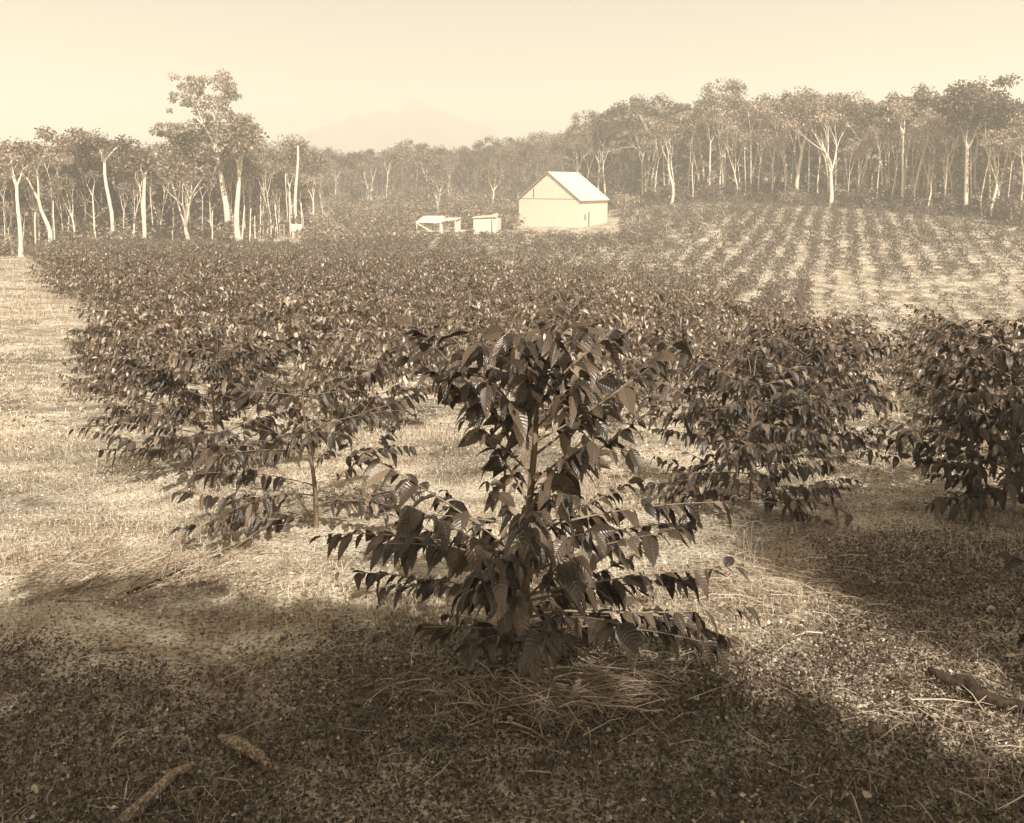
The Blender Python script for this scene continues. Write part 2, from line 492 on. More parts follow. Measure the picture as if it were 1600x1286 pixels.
def make_bush(seed, h=1.5, rad=.95, levels=15, leafL=.125, gap=.06, T=LT_MID, dens=1.0, two=2):
    """returns (stem builder, foliage builder)"""
    g = np.random.default_rng(seed)
    st, fo = MB(), MB()
    lean = g.normal(0, .05, 2)
    n = 9
    t = np.linspace(0, 1, n)
    C = np.stack([lean[0] * t + .02 * np.sin(t * 5), lean[1] * t + .02 * np.cos(t * 4), t * h * .96 - .08 * (t == 0)], 1)
    tube(st, C, np.linspace(.024, .007, n), 6, cap=False)
    az = g.random() * 6.28
    for k in range(levels):
        f = (k + .5) / levels
        z = h * (.06 + .90 * f)
        base = np.array([lean[0] * f, lean[1] * f, z])
        az += math.pi / 2 + g.normal(0, .45)
        for s in range(two):
            if g.random() > dens: continue
            a = az + s * math.pi * 2 / two + g.normal(0, .2)
            prof = np.interp(f, [0, .2, .5, .8, 1], [.78, 1.0, 1.0, .86, .40])
            L = rad * prof * g.uniform(.6, 1.15)
            rise = np.interp(f, [0, .3, .7, 1], [.02, .22, .36, .42]) * L * g.uniform(.2, 1.7)
            tip = base + np.array([math.cos(a) * L, math.sin(a) * L, rise])
            coffee_branch(st, fo, base, tip, .10, g, leafL, gap, T, start=.16 + .1 * g.random())
            # secondary twigs
            for q_ in range(3 if L > .5 else 0):
                if g.random() > .62: continue
                q = base + (tip - base) * g.uniform(.3, .75) + np.array([0, 0, .08 * L])
                a2 = a + g.choice([-1, 1]) * g.uniform(.4, 1.1)
                l2 = L * g.uniform(.25, .5)
                coffee_branch(st, fo, q, q + np.array([math.cos(a2) * l2, math.sin(a2) * l2, g.uniform(-.15, .6) * l2]), .05, g, leafL, gap, T, r0=.003, start=.05)
    # top rosette
    for a in np.linspace(0, 6.28, 7)[:-1]:
        P0 = np.array([[lean[0], lean[1], h * .96]])
        leaves(fo, P0, [[math.cos(a), math.sin(a), .55]], leafL * .9, leafL * .2, .5, T, g=g)
    return st, fo


# lattice of the planting: two row directions 58 degrees apart
A0 = np.array(on_ground(822, 1068)[:2])
SP = 3.0
UU = np.array([math.sin(math.radians(-33)), math.cos(math.radians(-33))]) * SP
VV = np.array([math.sin(math.radians(25)), math.cos(math.radians(25))]) * SP
print('hero base', A0)

# the front bush: branch by branch
hx, hy = A0; hzv = hz(hx, hy)
hero = empty('coffee_bush', (hx, hy, hzv))
tag(hero, 'large dark coffee bush standing alone in the centre foreground with drooping ribbed leaves', 'coffee bush', 'coffee bushes of the plantation')


def hp(px, py, off=0.0):
    """local point of the front bush seen at (px, py), off metres behind its stem plane"""
    d = ray(px, py); t = (hy + off) / d[1]
    p = np.array([0, 0, CAM_H]) + d * t
    return p - np.array([hx, hy, hzv])


gh = np.random.default_rng(11)
st = MB()
sc_ = np.array([hp(818, 1085), hp(820, 1040), hp(820, 960), hp(822, 880), hp(828, 780), hp(836, 690), hp(840, 600), hp(838, 535)])
sc_[0, 2] = min(sc_[0, 2], -.06)
tube(st, sc_, [.034, .028, .025, .023, .020, .016, .012, .007], 10)
s2 = np.array([sc_[1] + [-.03, .03, 0], hp(800, 960, .05), hp(793, 880, .08), hp(786, 790, .10), hp(790, 720, .1)])
tube(st, s2, [.016, .015, .013, .010, .006], 8)
st.build('stem', M['stem'], hero)
# start px, tip px, depth of tip behind the stem plane, sag (+ arches up), leaf length
HB = [
    ((832, 715), (645, 508), -.05, -.02, .19), ((836, 690), (690, 512), .05, .03, .17), ((836, 700), (640, 560), .1, .06, .17), ((836, 712), (1050, 540), .10, .02, .18), ((836, 690), (1020, 570), -.12, .05, .16), ((838, 640), (735, 520), -.35, .12, .17),
    ((838, 640), (955, 520), -.25, .14, .17), ((838, 600), (780, 505), .25, .12, .15), ((838, 600), (900, 505), .3, .12, .15),
    ((838, 590), (845, 515), -.3, .2, .16), ((836, 660), (820, 560), -.55, .15, .17), ((836, 670), (905, 590), -.55, .12, .16),
    ((832, 700), (760, 600), -.5, .1, .16), ((834, 690), (725, 570), .45, .1, .14), ((834, 690), (960, 575), .5, .1, .14),
    ((830, 790), (1010, 650), .15, .05, .16), ((830, 790), (730, 655), .2, .05, .15), ((828, 800), (925, 690), -.5, .1, .17),
    ((826, 830), (1130, 785), .05, .06, .15), ((822, 880), (545, 697), .00, .02, .16), ((826, 850), (990, 750), .55, .05, .14),
    ((822, 900), (502, 838), -.10, .10, .15), ((832, 760), (935, 672), .1, .02, .17), ((832, 770), (985, 700), -.3, .06, .16), ((830, 740), (745, 660), -.15, .05, .15), ((824, 870), (835, 800), -.80, .10, .19), ((824, 870), (930, 830), -.65, .1, .17),
    ((822, 880), (640, 790), -.45, .1, .17), ((822, 880), (700, 770), .55, .04, .14), ((822, 930), (1150, 885), .10, .06, .15),
    ((822, 950), (1165, 950), -.05, .08, .14), ((820, 960), (650, 905), -.35, .12, .15), ((820, 965), (1185, 1022), .22, .12, .17),
    ((820, 980), (990, 985), -.60, .12, .17), ((820, 990), (660, 980), -.15, .12, .15), ((820, 970), (560, 895), .35, .1, .14),
    ((820, 930), (1000, 860), .50, .05, .14), ((820, 930), (700, 850), .6, .05, .13), ((820, 1000), (735, 1010), -.55, .15, .16),
    ((820, 1000), (860, 985), -.75, .12, .16), ((820, 960), (770, 890), -.7, .1, .16), ((820, 940), (900, 880), -.7, .1, .16),
    ((820, 1000), (950, 1000), .4, .1, .14), ((820, 1000), (700, 960), .5, .1, .14), ((822, 910), (600, 850), -.45, .12, .15),
    ((822, 900), (1060, 830), -.35, .08, .15), ((822, 920), (830, 860), .6, .1, .14), ((822, 940), (1080, 905), .2, .08, .13), ((822, 980), (1090, 985), .0, .1, .13), ((820, 985), (1120, 1010), -.25, .12, .14), ((824, 860), (1090, 815), .25, .06, .13), ((822, 900), (600, 800), .15, .04, .14),
]
for k in range(16):
    py_ = gh.uniform(800, 1010); az_ = gh.uniform(0, 6.28)
    wd = np.interp(py_, [600, 700, 800, 900, 1000], [130, 140, 150, 230, 200]) * gh.uniform(.7, 1.1)
    HB.append(((826, py_), (826 + wd * math.cos(az_), py_ - gh.uniform(20, 85)), .75 * math.sin(az_), .12, gh.uniform(.10, .14)))
for k in range(9):
    az_ = k * .7 + gh.uniform(-.2, .2)
    HB.append(((838, 600 + gh.uniform(-20, 40)), (838 + 135 * math.cos(az_) * gh.uniform(.5, 1), 545 + gh.uniform(-35, 25)), .42 * math.sin(az_), .18, .17))
for (s, e, off, sag, ll) in HB:
    p0 = hp(*s); p2 = hp(*e, off)
    # stem point nearest in height
    zs = sc_[:, 2]; p0 = np.array([np.interp(p0[2], zs, sc_[:, 0]), np.interp(p0[2], zs, sc_[:, 1]), p0[2]])
    if math.hypot(p2[0] - p0[0], p2[1] - p0[1]) < .2: p2[1] -= .1
    bs, bl = MB(), MB()
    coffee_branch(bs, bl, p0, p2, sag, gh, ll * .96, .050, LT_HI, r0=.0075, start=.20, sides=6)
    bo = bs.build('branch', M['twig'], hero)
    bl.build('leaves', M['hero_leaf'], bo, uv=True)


def thing_bush(parts, name, loc, rz, sc, label, cat, group):
    r = empty(name, loc, rz); r.scale = (sc, sc, sc)
    tag(r, label, cat, group)
    for nme, me in parts:
        c = bpy.data.objects.new(nme, me); COL.objects.link(c); c.parent = r
    return r


GB = 'coffee bushes of the plantation'
# near bushes have meshes of their own detail
near_specs = {}


def near_bush(seed, x, y, h, rad, levels, dens, label, leafL=.14, rz=0, gap=.048):
    leafL *= .9
    st_, fo_ = make_bush(seed, h, rad, levels, leafL, gap, LT_HI, dens)
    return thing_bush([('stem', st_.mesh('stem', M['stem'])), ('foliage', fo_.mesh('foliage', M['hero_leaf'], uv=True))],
                      'coffee_bush', (x, y, hz(x, y) - .02), rz, 1, label, 'coffee bush', GB)


p = on_ground(493, 826)
near_bush(101, p[0], p[1], 1.25, 1.1, 12, .68, 'open airy coffee bush with pale bare lower stem, left behind the foreground bush', .145)
near_bush(102, *(A0 + np.array([2.05, 3.15])), 1.2, 1.05, 21, 1, 'dense leafy coffee bush right behind the foreground bush, darkest of its row', .135)
near_bush(103, *(A0 - UU + 2 * VV + [.12, .2]), 1.5, 1.05, 32, 1, 'tall dense coffee bush cut by the right edge across the grassy aisle', .135)
near_bush(104, *(A0 - UU + VV + [.5, 0]), .8, .62, 9, 1, 'coffee bush just outside the right edge with one leafy tip showing', .14)
p = on_ground(335, 735)
near_bush(105, p[0], p[1], 1.3, 1.2, 18, 1, 'second coffee bush of the left edge row with spreading low branches', .13)
near_bush(106, *(A0 + 2 * VV + [.95, .5]), 1.35, 1.15, 24, 1, 'dense coffee bush second along the row left of the aisle', .13)
near_bush(107, *(A0 - UU + 3 * VV + [.15, 0]), 1.25, .95, 20, 1, 'coffee bush next behind the tall one at the right edge', .13)

skip = {(-1, 0), (-2, 1), (-2, 2), (-2, 0), (0, 0), (1, 0), (0, 1), (-1, 1), (-1, 2), (2, 0), (0, 2), (-1, 3), (1, 1)}
mid_meshes = []
for k in range(6):
    st_, fo_ = make_bush(200 + k, 1.3 + .06 * (k % 3), 1.3, 21, .112, .053, LT_MID)
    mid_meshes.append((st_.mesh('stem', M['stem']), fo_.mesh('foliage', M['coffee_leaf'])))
low_meshes, low_builders = [], []
for k in range(5):
    st_, fo_ = make_bush(300 + k, 1.45, 1.38, 14, .15, .09, LT_LOW)
    low_builders.append(fo_)
    b_ = MB(); b_.add(np.concatenate(fo_.V), np.concatenate(fo_.Q), m=0)
    vs = np.concatenate(st_.V); b_.add(vs, np.concatenate(st_.Q), m=1)
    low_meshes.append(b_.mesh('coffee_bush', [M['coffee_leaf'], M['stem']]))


def in_view(x, y, margin=1.5):
    return y > 1 and abs(x) < .585 * y + margin


def mature_limit(px):
    return float(np.interp(px, [0, 300, 600, 800, 950, 1100, 1250, 1400, 1500, 1700], [92, 92, 80, 50, 42, 34, 27, 22, 19, 17.5]))


mature, young, lane = [], [], set()
for i in range(-30, 45):
    for j in range(-30, 60):
        if (i, j) in skip: continue
        q = A0 + i * UU + j * VV
        x, y = q
        if not in_view(x, y, 2.0) or y > 140: continue
        if i == 0 and j < 0 or j < 0: continue
        jx, jy = rng.normal(0, .16, 2)
        x += jx; y += jy
        px = 800 + F * x / y
        if i > 4 and px < np.interp(y, [17, 33, 60, 90], [140, 98, 66, 46]): continue
        if y < mature_limit(px) + rng.normal(0, 2.0):
            mature.append((y, x))
            if i == 0: lane.add((y, x))
mature.sort()
# left-edge rows are cut by the open strip of grass; the forest foot ends the field
print('mature', len(mature))
lab_near = {0: 'x'}
near_done = 0
CATB = 'coffee bush'
for k, (y, x) in enumerate(mature[:293]):
    z = hz(x, y) - .02
    s = float(rng.uniform(.9, 1.14)) * (.97 if (y, x) in lane else 1); rz = float(rng.uniform(0, 6.28))
    if y < 34:
        me = mid_meshes[k % 6]
        band = 'nearest ranks' if y < 12 else 'near ranks' if y < 17 else 'middle ranks' if y < 24 else 'deeper ranks'
        lab = 'glossy coffee bush in ' + band + ', ' + place_words(800 + F * x / y)
        thing_bush([('stem', me[0]), ('foliage', me[1])], 'coffee_bush', (x, y, z), rz, s, lab, CATB, GB)
    else:
        o = bpy.data.objects.new('coffee_bush', low_meshes[k % 5]); COL.objects.link(o)
        o.location = (x, y, z); o.rotation_euler = (0, 0, rz); o.scale = (s, s, s)
        tag(o, 'coffee bush in ' + ('first' if y < 39 else 'second' if y < 45 else 'third' if y < 52 else 'fourth' if y < 59 else 'fifth' if y < 66 else 'sixth' if y < 74 else 'last') + ' hazy ranks, ' + place_words(800 + F * x / y), CATB, GB)
# the rest of the mature field, as one mass
mb = MB()
for k, (y, x) in enumerate(mature[293:]):
    fo_ = low_builders[k % 5]
    V = np.concatenate(fo_.V); Qs = np.concatenate(fo_.Q)
    a = rng.uniform(0, 6.28); s = rng.uniform(.9, 1.12)
    c_, s_ = math.cos(a) * s, math.sin(a) * s
    if y > 60:   # thin out, keep the size
        nl = len(V) // 4; keep = np.sort(rng.choice(nl, nl // 2, replace=False))
        idx = (keep[:, None] * 4 + np.arange(4)).ravel(); V = V[idx]; Qs = np.arange(len(V)).reshape(-1, 4)
        ctr = V.reshape(-1, 4, 3).mean(1, keepdims=True); V = (ctr + (V.reshape(-1, 4, 3) - ctr) * 1.35).reshape(-1, 3)
    Vr = np.stack([V[:, 0] * c_ - V[:, 1] * s_ + x, V[:, 0] * s_ + V[:, 1] * c_ + y, V[:, 2] * s + hz(x, y)], 1)
    mb.add(Vr, Qs)
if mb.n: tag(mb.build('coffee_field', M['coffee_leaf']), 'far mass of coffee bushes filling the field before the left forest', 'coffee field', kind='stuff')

# young plants on the far slope, in rows running away to the right
ydir = math.radians(20.0)
ya = np.array([math.sin(ydir), math.cos(ydir)]); yb = np.array([math.cos(ydir), -math.sin(ydir)])
young_b = []
for k in range(4):
    st_, fo_ = make_bush(400 + k, .8, .6, 7, .19, .13, LT_LOW)
    young_b.append(fo_)
    b_ = MB(); b_.add(np.concatenate(fo_.V), np.concatenate(fo_.Q), m=0); b_.add(np.concatenate(st_.V), np.concatenate(st_.Q), m=1)
    young_b[-1].both = b_
young_m = [b_.both.mesh('young_coffee_plant', [M['young_leaf'], M['stem']]) for b_ in young_b]


def forest_foot(px):    # depth at which the forest begins
    return float(np.interp(px, [-100, 0, 100, 250, 400, 480, 560, 700, 960, 1100, 1250, 1400, 1600, 1800],
                           [84, 86, 92, 100, 112, 125, 150, 165, 160, 146, 134, 122, 106, 98]))


BARN = (880, 133)
for i in range(-60, 60):
    for j in range(0, 105):
        q = ya * (j * 1.5) + yb * (i * 1.95) + rng.normal(0, .30, 2)
        x, y = q
        if not in_view(x, y, 2.0) or y < 20: continue
        px = 800 + F * x / y
        if y < mature_limit(px) + 2.5 or y > forest_foot(px) - 3: continue
        if px < 560 and y > 96: continue
        bare = 0.0
        if px > 1150 and y < 79: bare = .55
        dens = 1.0
        s = rng.uniform(.8, 1.25)
        if px > 1290 and y < 76:
            s *= .72
            if rng.random() < .12: continue
        else: s *= 1.12
        if px < 1150:
            s *= 1.0
            if rng.random() < .22: continue
        if y > 88: s *= 1.18
        if 640 < px < 970 and 112 < y < 150 : continue
        young.append((y, x, s))
young.sort(key=lambda q: q[0] / q[2])
print('young', len(young))
for k, (y, x, s) in enumerate(young[:290]):
    o = bpy.data.objects.new('young_coffee_plant', young_m[k % 4]); COL.objects.link(o)
    o.location = (x, y, hz(x, y) - .02); o.rotation_euler = (0, 0, rng.uniform(0, 6.28)); o.scale = (s, s, s)
    tag(o, ('tiny' if s < .6 else 'small' if s < 1.1 else 'bushy') + ' young plant ' + ('lowest on' if y < 66 else 'low on' if y < 74 else 'midway up' if y < 90 else 'high on') + ' the slope, ' + place_words(800 + F * x / y).replace('in line with', 'below'), 'young coffee plant', 'young coffee plants in rows')
mb = MB()
for k, (y, x, s) in enumerate(young[290:]):
    fo_ = young_b[k % 4]
    V = np.concatenate(fo_.V); Qs = np.concatenate(fo_.Q)
    a = rng.uniform(0, 6.28)
    c_, s_ = math.cos(a) * s, math.sin(a) * s
    mb.add(np.stack([V[:, 0] * c_ - V[:, 1] * s_ + x, V[:, 0] * s_ + V[:, 1] * c_ + y, V[:, 2] * s + hz(x, y)], 1), Qs)
if mb.n: tag(mb.build('young_coffee_field', M['young_leaf']), 'far rows of young coffee plants climbing the slope to the forest', 'young coffee rows', kind='stuff')


# ------------------------------------------------------------------ trees
def clump(mb, c, r, n, size, g, flat=.6, m=0):
    P = g.normal(0, 1, (n, 3)); P = norm(P) * (g.random((n, 1)) ** .45)
    D = norm(P + g.normal(0, .8, (n, 3)))
    P = np.array(c) + P * np.array([r, r, r * flat])
    sz = size * g.uniform(.5, 1.3, n)
    leaves(mb, P, D, sz, sz * g.uniform(.22, .42, n), .25, LT_LOW, m=m, roll=1.2, g=g)


def grow(g, tr, cl, p, d, L, r, depth, spread, clr, nleaf, size, flat, sides=5):
    n = 5
    bend = g.normal(0, .12, 3)
    t = np.linspace(0, 1, n)[:, None]
    C = p + d * L * t + bend * L * t * t + np.array([0, 0, .08]) * L * t * t
    tube(tr, C, np.linspace(r, r * .55, n), sides, cap=False)
    e = C[-1]; dd = norm(C[-1] - C[-2])
    if depth == 0:
        clump(cl, e + dd * clr * .3, clr * g.uniform(.7, 1.25), int(nleaf * g.uniform(.6, 1.3)), size, g, flat)
        return
    for k in range(g.integers(2, 4)):
        nd = norm(dd + g.normal(0, spread, 3) + np.array([0, 0, .12]))
        grow(g, tr, cl, e if k else C[-2] * .3 + e * .7, nd, L * g.uniform(.55, .85), r * .55, depth - 1, spread, clr, nleaf, size, flat, 4)


def make_tree(seed, H=16, r=.22, fork=.5, limbs=3, spread=.5, clr=1.2, nleaf=70, size=.42, depth=2, flat=.6, lean=.03, side=0, low=0):
    g = np.random.default_rng(seed)
    tr, cl = MB(), MB()
    n = 8
    t = np.linspace(0, 1, n)[:, None]
    ln = g.normal(0, lean, 2)
    wig = g.normal(0, .02, 2)
    C = np.concatenate([ln[0] * H * t + wig[0] * H * np.sin(t * 5), ln[1] * H * t + wig[1] * H * np.sin(t * 4), t * H * fork - .3 * (t == 0)], 1)
    R = r * (1 - .4 * t[:, 0]); R[0] *= 1.35
    tube(tr, C, R, 8, cap=False)
    top = C[-1]; dd = norm(C[-1] - C[-2])
    rest = H * (1 - fork)
    for k in range(limbs):
        a = k * 6.28 / limbs + g.random()
        nd = norm(dd + np.array([math.cos(a), math.sin(a), 0]) * spread * g.uniform(.5, 1.2))
        st = C[-1] * .8 + C[-2] * .2
        grow(g, tr, cl, st if k else top, nd, rest * g.uniform(.34, .48), r * .5, depth, spread * .8, clr, nleaf, size, flat)
    for k in range(side):      # thin side shoots on the bare trunk
        f = g.uniform(.4, .95); i0 = f * (n - 1); b = C[int(i0)]
        a = g.random() * 6.28
        e = b + np.array([math.cos(a), math.sin(a), g.uniform(.4, 1)]) * H * g.uniform(.05, .12)
        tube(tr, bezier(b, (b + e) / 2 + [0, 0, -.1], e, 4), np.linspace(r * .25, r * .1, 4), 4, cap=False)
        clump(cl, e, clr * .6, int(nleaf * .4), size, g, flat)
    for k in range(low):       # leafy column lower down
        a = g.random() * 6.28; q = g.uniform(.1, fork)
        clump(cl, np.array([math.cos(a) * clr * 1.2, math.sin(a) * clr * 1.2, H * q]), clr, nleaf, size, g, .9)
    return tr, cl


def tree_thing(parts, name, x, y, rz, s, label, cat, group=None, sink=.1):
    r = empty(name, (x, y, hz(x, y) - sink), rz); r.scale = (s, s, s)
    tag(r, label, cat, group)
    for nme, me in parts:
        c = bpy.data.objects.new(nme, me); COL.objects.link(c); c.parent = r
    return r


# notable trees of the left forest edge
def special(seed, px, d, label, mt, mc, name='forest_tree', cat='tree', group='trees along the left forest edge', rz=0, sx=1, **kw):
    tr, cl = make_tree(seed, **kw)
    parts = [('trunk', tr.mesh('trunk', M[mt]))]
    if cl.n: parts.append(('crown', cl.mesh('crown', M[mc])))
    x, y = at(px, d)
    return tree_thing(parts, name, x, y, rz, sx, label, cat, group)


# the tallest tree, limb by limb: clump centres (photo px, py, radius, metres behind the stem)
def tall_tree():
    D0 = 109.0
    x0, y0 = at(352, D0); z0 = hz(x0, y0); g = np.random.default_rng(501)
    def L(px, py, off=0.0): return np.array([(px - 800) / F * (D0 + off) - x0, off, CAM_H - (py - HOR) / F * (D0 + off) - z0])
    tr, fo = MB(), MB()
    t1 = [L(358, 372), L(354, 320), L(346, 270), L(340, 232)]
    tube(tr, t1, [.46, .36, .31, .26], 8, cap=False)
    joints = [(L(340, 232), L(322, 196)), (L(340, 232), L(345, 190)), (L(345, 240), L(370, 215)), (L(340, 232), L(300, 222))]
    for a_, b_ in joints: tube(tr, bezier(a_, (a_ + b_) / 2 + [.1, 0, .2], b_, 5), np.linspace(.22, .12, 5), 6, cap=False)
    cl_ = [(290, 160, 1.3), (300, 140, 1.0), (318, 132, 1.0), (340, 128, 1.1), (356, 136, 1.1), (366, 152, 1.0), (330, 158, 1.2), (306, 178, 1.2), (352, 170, 1.2), (372, 182, 1.1), (386, 190, .9),
           (288, 190, 1.0), (325, 186, 1.1), (296, 206, 1.1), (272, 214, .9), (342, 200, 1.0), (376, 208, 1.0), (395, 205, .8), (318, 214, .9), (258, 205, .7), (360, 222, .9)]
    for (px, py, r) in cl_:
        c = L(px, py, g.uniform(-2.5, 2.5))
        a_, b_ = min(joints, key=lambda q: np.linalg.norm(q[1] - c) + (0 if q[1][2] < c[2] + .5 else 3))
        tube(tr, bezier(b_, (b_ + c) / 2 + g.normal(0, .35, 3), c, 6), np.linspace(.09, .03, 6), 4, cap=False)
        for q in range(7):
            clump(fo, c + g.normal(0, r * .6, 3), r * g.uniform(.35, .75), 60, .34, g, .6)
    r_ = empty('forest_tree', (x0, y0, z0))
    tag(r_, 'tallest tree of the left forest with pale forked trunk and airy crown', 'tree', 'trees along the left forest edge')
    tr.build('trunk', M['pale_trunk'], r_); fo.build('crown', M['crown_pale'], r_)


tall_tree()
special(502, 372, 107, 'thick pale trunk leaning beside the tallest forked tree', 'pale_trunk', 'crown_mid', H=13, r=.38, fork=.62, limbs=3, spread=.5, clr=1.5, nleaf=120, size=.45, depth=2, lean=.05)
special(503, 465, 120, 'tall bare pale dead trunk without crown beside the small white box', 'pale_trunk', 'crown_mid', name='dead_tree', cat='dead tree', H=12.5, r=.26, fork=.97, limbs=0, lean=.004)
special(504, 172, 97, 'straight pale trunk with dark flat crown rising above the left forest', 'pale_trunk', 'crown_dark', H=13.2, r=.25, fork=.74, limbs=3, spread=.75, clr=1.3, nleaf=120, size=.42, depth=1, flat=.5, lean=.01)
special(505, 225, 92, 'bright broken trunk with short side stub before the dark left forest', 'pale_trunk', 'crown_dark', H=10.5, r=.24, fork=.78, limbs=2, spread=.6, clr=1.2, nleaf=90, size=.4, depth=1, lean=.03)
special(506, 30, 84, 'pale trunk with thin hanging crown near the left edge', 'pale_trunk', 'crown_pale', H=10.5, r=.22, fork=.65, limbs=3, spread=.45, clr=1.0, nleaf=60, size=.36, depth=1, lean=.03)
special(507, 68, 86, 'pale double forked trunk second from the left edge', 'pale_trunk', 'crown_mid', H=11, r=.24, fork=.5, limbs=2, spread=.35, clr=1.1, nleaf=70, size=.38, depth=2, lean=.03)
special(508, 290, 97, 'low forked many stemmed pale tree below the tallest crown', 'pale_trunk', 'crown_mid', H=9.5, r=.30, fork=.28, limbs=4, spread=.3, clr=1.0, nleaf=70, size=.38, depth=2, lean=.02)
special(509, 490, 124, 'pale thin tree with vertical fork beside the bare dead trunk', 'pale_trunk', 'crown_pale', H=9, r=.20, fork=.5, limbs=3, spread=.25, clr=.9, nleaf=40, size=.35, depth=1, lean=.01)
# snags
def snag(seed, px, d, H, r, label, group='broken pale snags before the left forest'):
    g = np.random.default_rng(seed)
    mb = MB(); n = 6; t = np.linspace(0, 1, n)[:, None]; ln = g.normal(0, .05, 2)
    C = np.concatenate([ln[0] * H * t, ln[1] * H * t + .05 * np.sin(6 * t), t * H - .2 * (t == 0)], 1)
    tube(mb, C, np.linspace(r, r * .5, n), 7)
    if g.random() < .6:
        b = C[3]; e = b + np.array([g.normal(0, .5), g.normal(0, .2), .9]) * H * .18
        tube(mb, [b, (b + e) / 2 + [.05, 0, 0], e], [r * .5, r * .35, r * .15], 5)
    x, y = at(px, d)
    o = mb.build('snag', M['pale_trunk'], None, loc=(x, y, hz(x, y)))
    tag(o, label, 'dead tree', group)


sg = np.random.default_rng(8)
for k, (px, d, H, r) in enumerate([(20, 82, 2.6, .14), (60, 84, 3.4, .15), (85, 88, 4.6, .12), (118, 90, 3.0, .12), (155, 92, 2.6, .13), (203, 92, 4.0, .2),
                                   (245, 93, 3.3, .13), (266, 95, 3.0, .1), (310, 98, 3.6, .12), (328, 100, 5.5, .14), (380, 106, 4.4, .14), (388, 106, 5.0, .16), (398, 108, 4.4, .14),
                                   (405, 112, 6, .14), (416, 113, 5.0, .15), (428, 114, 6.5, .16), (447, 116, 5.5, .14), (455, 118, 6.8, .12), (478, 120, 6.5, .14)]):
    if k in (0, 3, 6, 8): continue
    snag(600 + k, px + sg.normal(0, 4), d, H * sg.uniform(.6, 1.25), r * sg.uniform(.5, .9), 'broken pale crownless snag standing before the left forest')

# shared tree kinds
kinds = []
for k in range(5): kinds.append(('tall', make_tree(700 + k, H=16, r=.22, fork=(.56, .48, .62, .52, .44)[k], limbs=(3, 4, 3, 5, 4)[k], spread=(.4, .55, .7, .45, .6)[k], clr=1.0, nleaf=80, size=.36, depth=2, flat=(.5, .8, .45, .7, .6)[k], lean=.02, side=8), 'pale_trunk', ['crown_mid', 'crown_dark', 'crown_pale', 'crown_mid', 'crown_dark'][k]))
for k in range(4): kinds.append(('bushy', make_tree(720 + k, H=14, r=.17, fork=.42, limbs=4, spread=.55, clr=1.15, nleaf=95, size=.38, depth=2, flat=.7, lean=.03, side=8, low=4), 'grey_trunk', ['crown_dark', 'crown_mid', 'crown_dark', 'crown_mid'][k]))
KM = [(kd, tr.mesh('trunk', M[mt]), cl.mesh('crown', M[mc])) for kd, (tr, cl), mt, mc in kinds]
TALL = KM[:5]; BUSHY = KM[5:]


seen_l = {}


def put(kind, px, d, H, label, group, name='forest_tree'):
    x, y = at(px, d)
    ty = ('slender' if kind[0] == 'tall' else 'bushy') + ' ' + {'crown_dark': 'dark', 'crown_mid': 'grey', 'crown_pale': 'pale'}[kind[2].materials[0].name]
    hh = 'short' if H < 10.5 else 'middling' if H < 13.5 else 'tall'
    pos = 'front rank' if d < forest_foot(px) + .5 else 'second rank' if d < forest_foot(px) + 6 else 'rear rank'
    if 'barn' in group: pos = 'distant rank'
    label = hh + ' ' + ty + ' tree in ' + pos + ', ' + place_words(px).replace('in line with', 'near')
    s = H / (16 if kind[0] == 'tall' else 14)
    tree_thing([('trunk', kind[1]), ('crown', kind[2])], name, x, y, float(rng.uniform(0, 6.28)), s, label, 'tree', group)


# top line of the canopy in the photograph -> height of the trees at that depth
TOPX = [-80, 0, 40, 100, 160, 240, 290, 330, 400, 440, 480, 560, 640, 740, 800, 860, 920, 1000, 1060, 1130, 1200, 1330, 1400, 1470, 1520, 1600, 1700]
TOPY = [245, 240, 232, 205, 207, 218, 200, 190, 195, 215, 225, 232, 218, 222, 210, 202, 182, 165, 158, 152, 142, 155, 148, 152, 140, 165, 165]


def top_h(px, d, extra=0):
    y = np.interp(px, TOPX, TOPY)
    x, yy = at(px, d)
    return CAM_H - (y - HOR) / F * d - hz(x, yy) + extra


# left forest
for k in range(30):
    px = -20 + k * 16.5 + rng.normal(0, 5); d = forest_foot(px) + 4 + rng.uniform(0, 8)
    kd = (TALL if rng.random() < .35 else BUSHY)[rng.integers(0, 4)]
    put(kd, px, d, max(6, top_h(px, d) * rng.uniform(.72, .98)), 'dark leafy tree in the crowded left forest', 'trees of the left forest')
# right forest: front rank with pale trunks
for k in range(56):
    px = 905 + k * 13 + rng.normal(0, 4); d = forest_foot(px) + 2 + rng.uniform(0, 8)
    kd = (TALL if rng.random() < .72 else BUSHY)[rng.integers(0, 4)]
    put(kd, px, d, max(6, top_h(px, d) * rng.uniform(.78, 1.03)), 'pale slender trunk with leafy crown in the right forest wall', 'trees of the right forest')
special(511, 1507, 112, 'thick pale trunk under the big dark rounded crown at far right', 'pale_trunk', 'crown_dark', group='trees of the right forest', H=14.6, r=.32, fork=.6, limbs=4, spread=.65, clr=1.7, nleaf=230, size=.5, depth=2, flat=.7, lean=.01)
special(512, 1245, 132, 'broad pale leaning trunk under airy crown in the middle of right forest', 'pale_trunk', 'crown_mid', group='trees of the right forest', H=15, r=.34, fork=.55, limbs=3, spread=.45, clr=1.5, nleaf=110, size=.45, depth=2, lean=.03)
special(513, 1297, 127, 'pale candelabra tree with many upright bright limbs in right forest', 'pale_trunk', 'crown_pale', group='trees of the right forest', H=14, r=.34, fork=.35, limbs=4, spread=.34, clr=.9, nleaf=50, size=.38, depth=2, lean=.01)
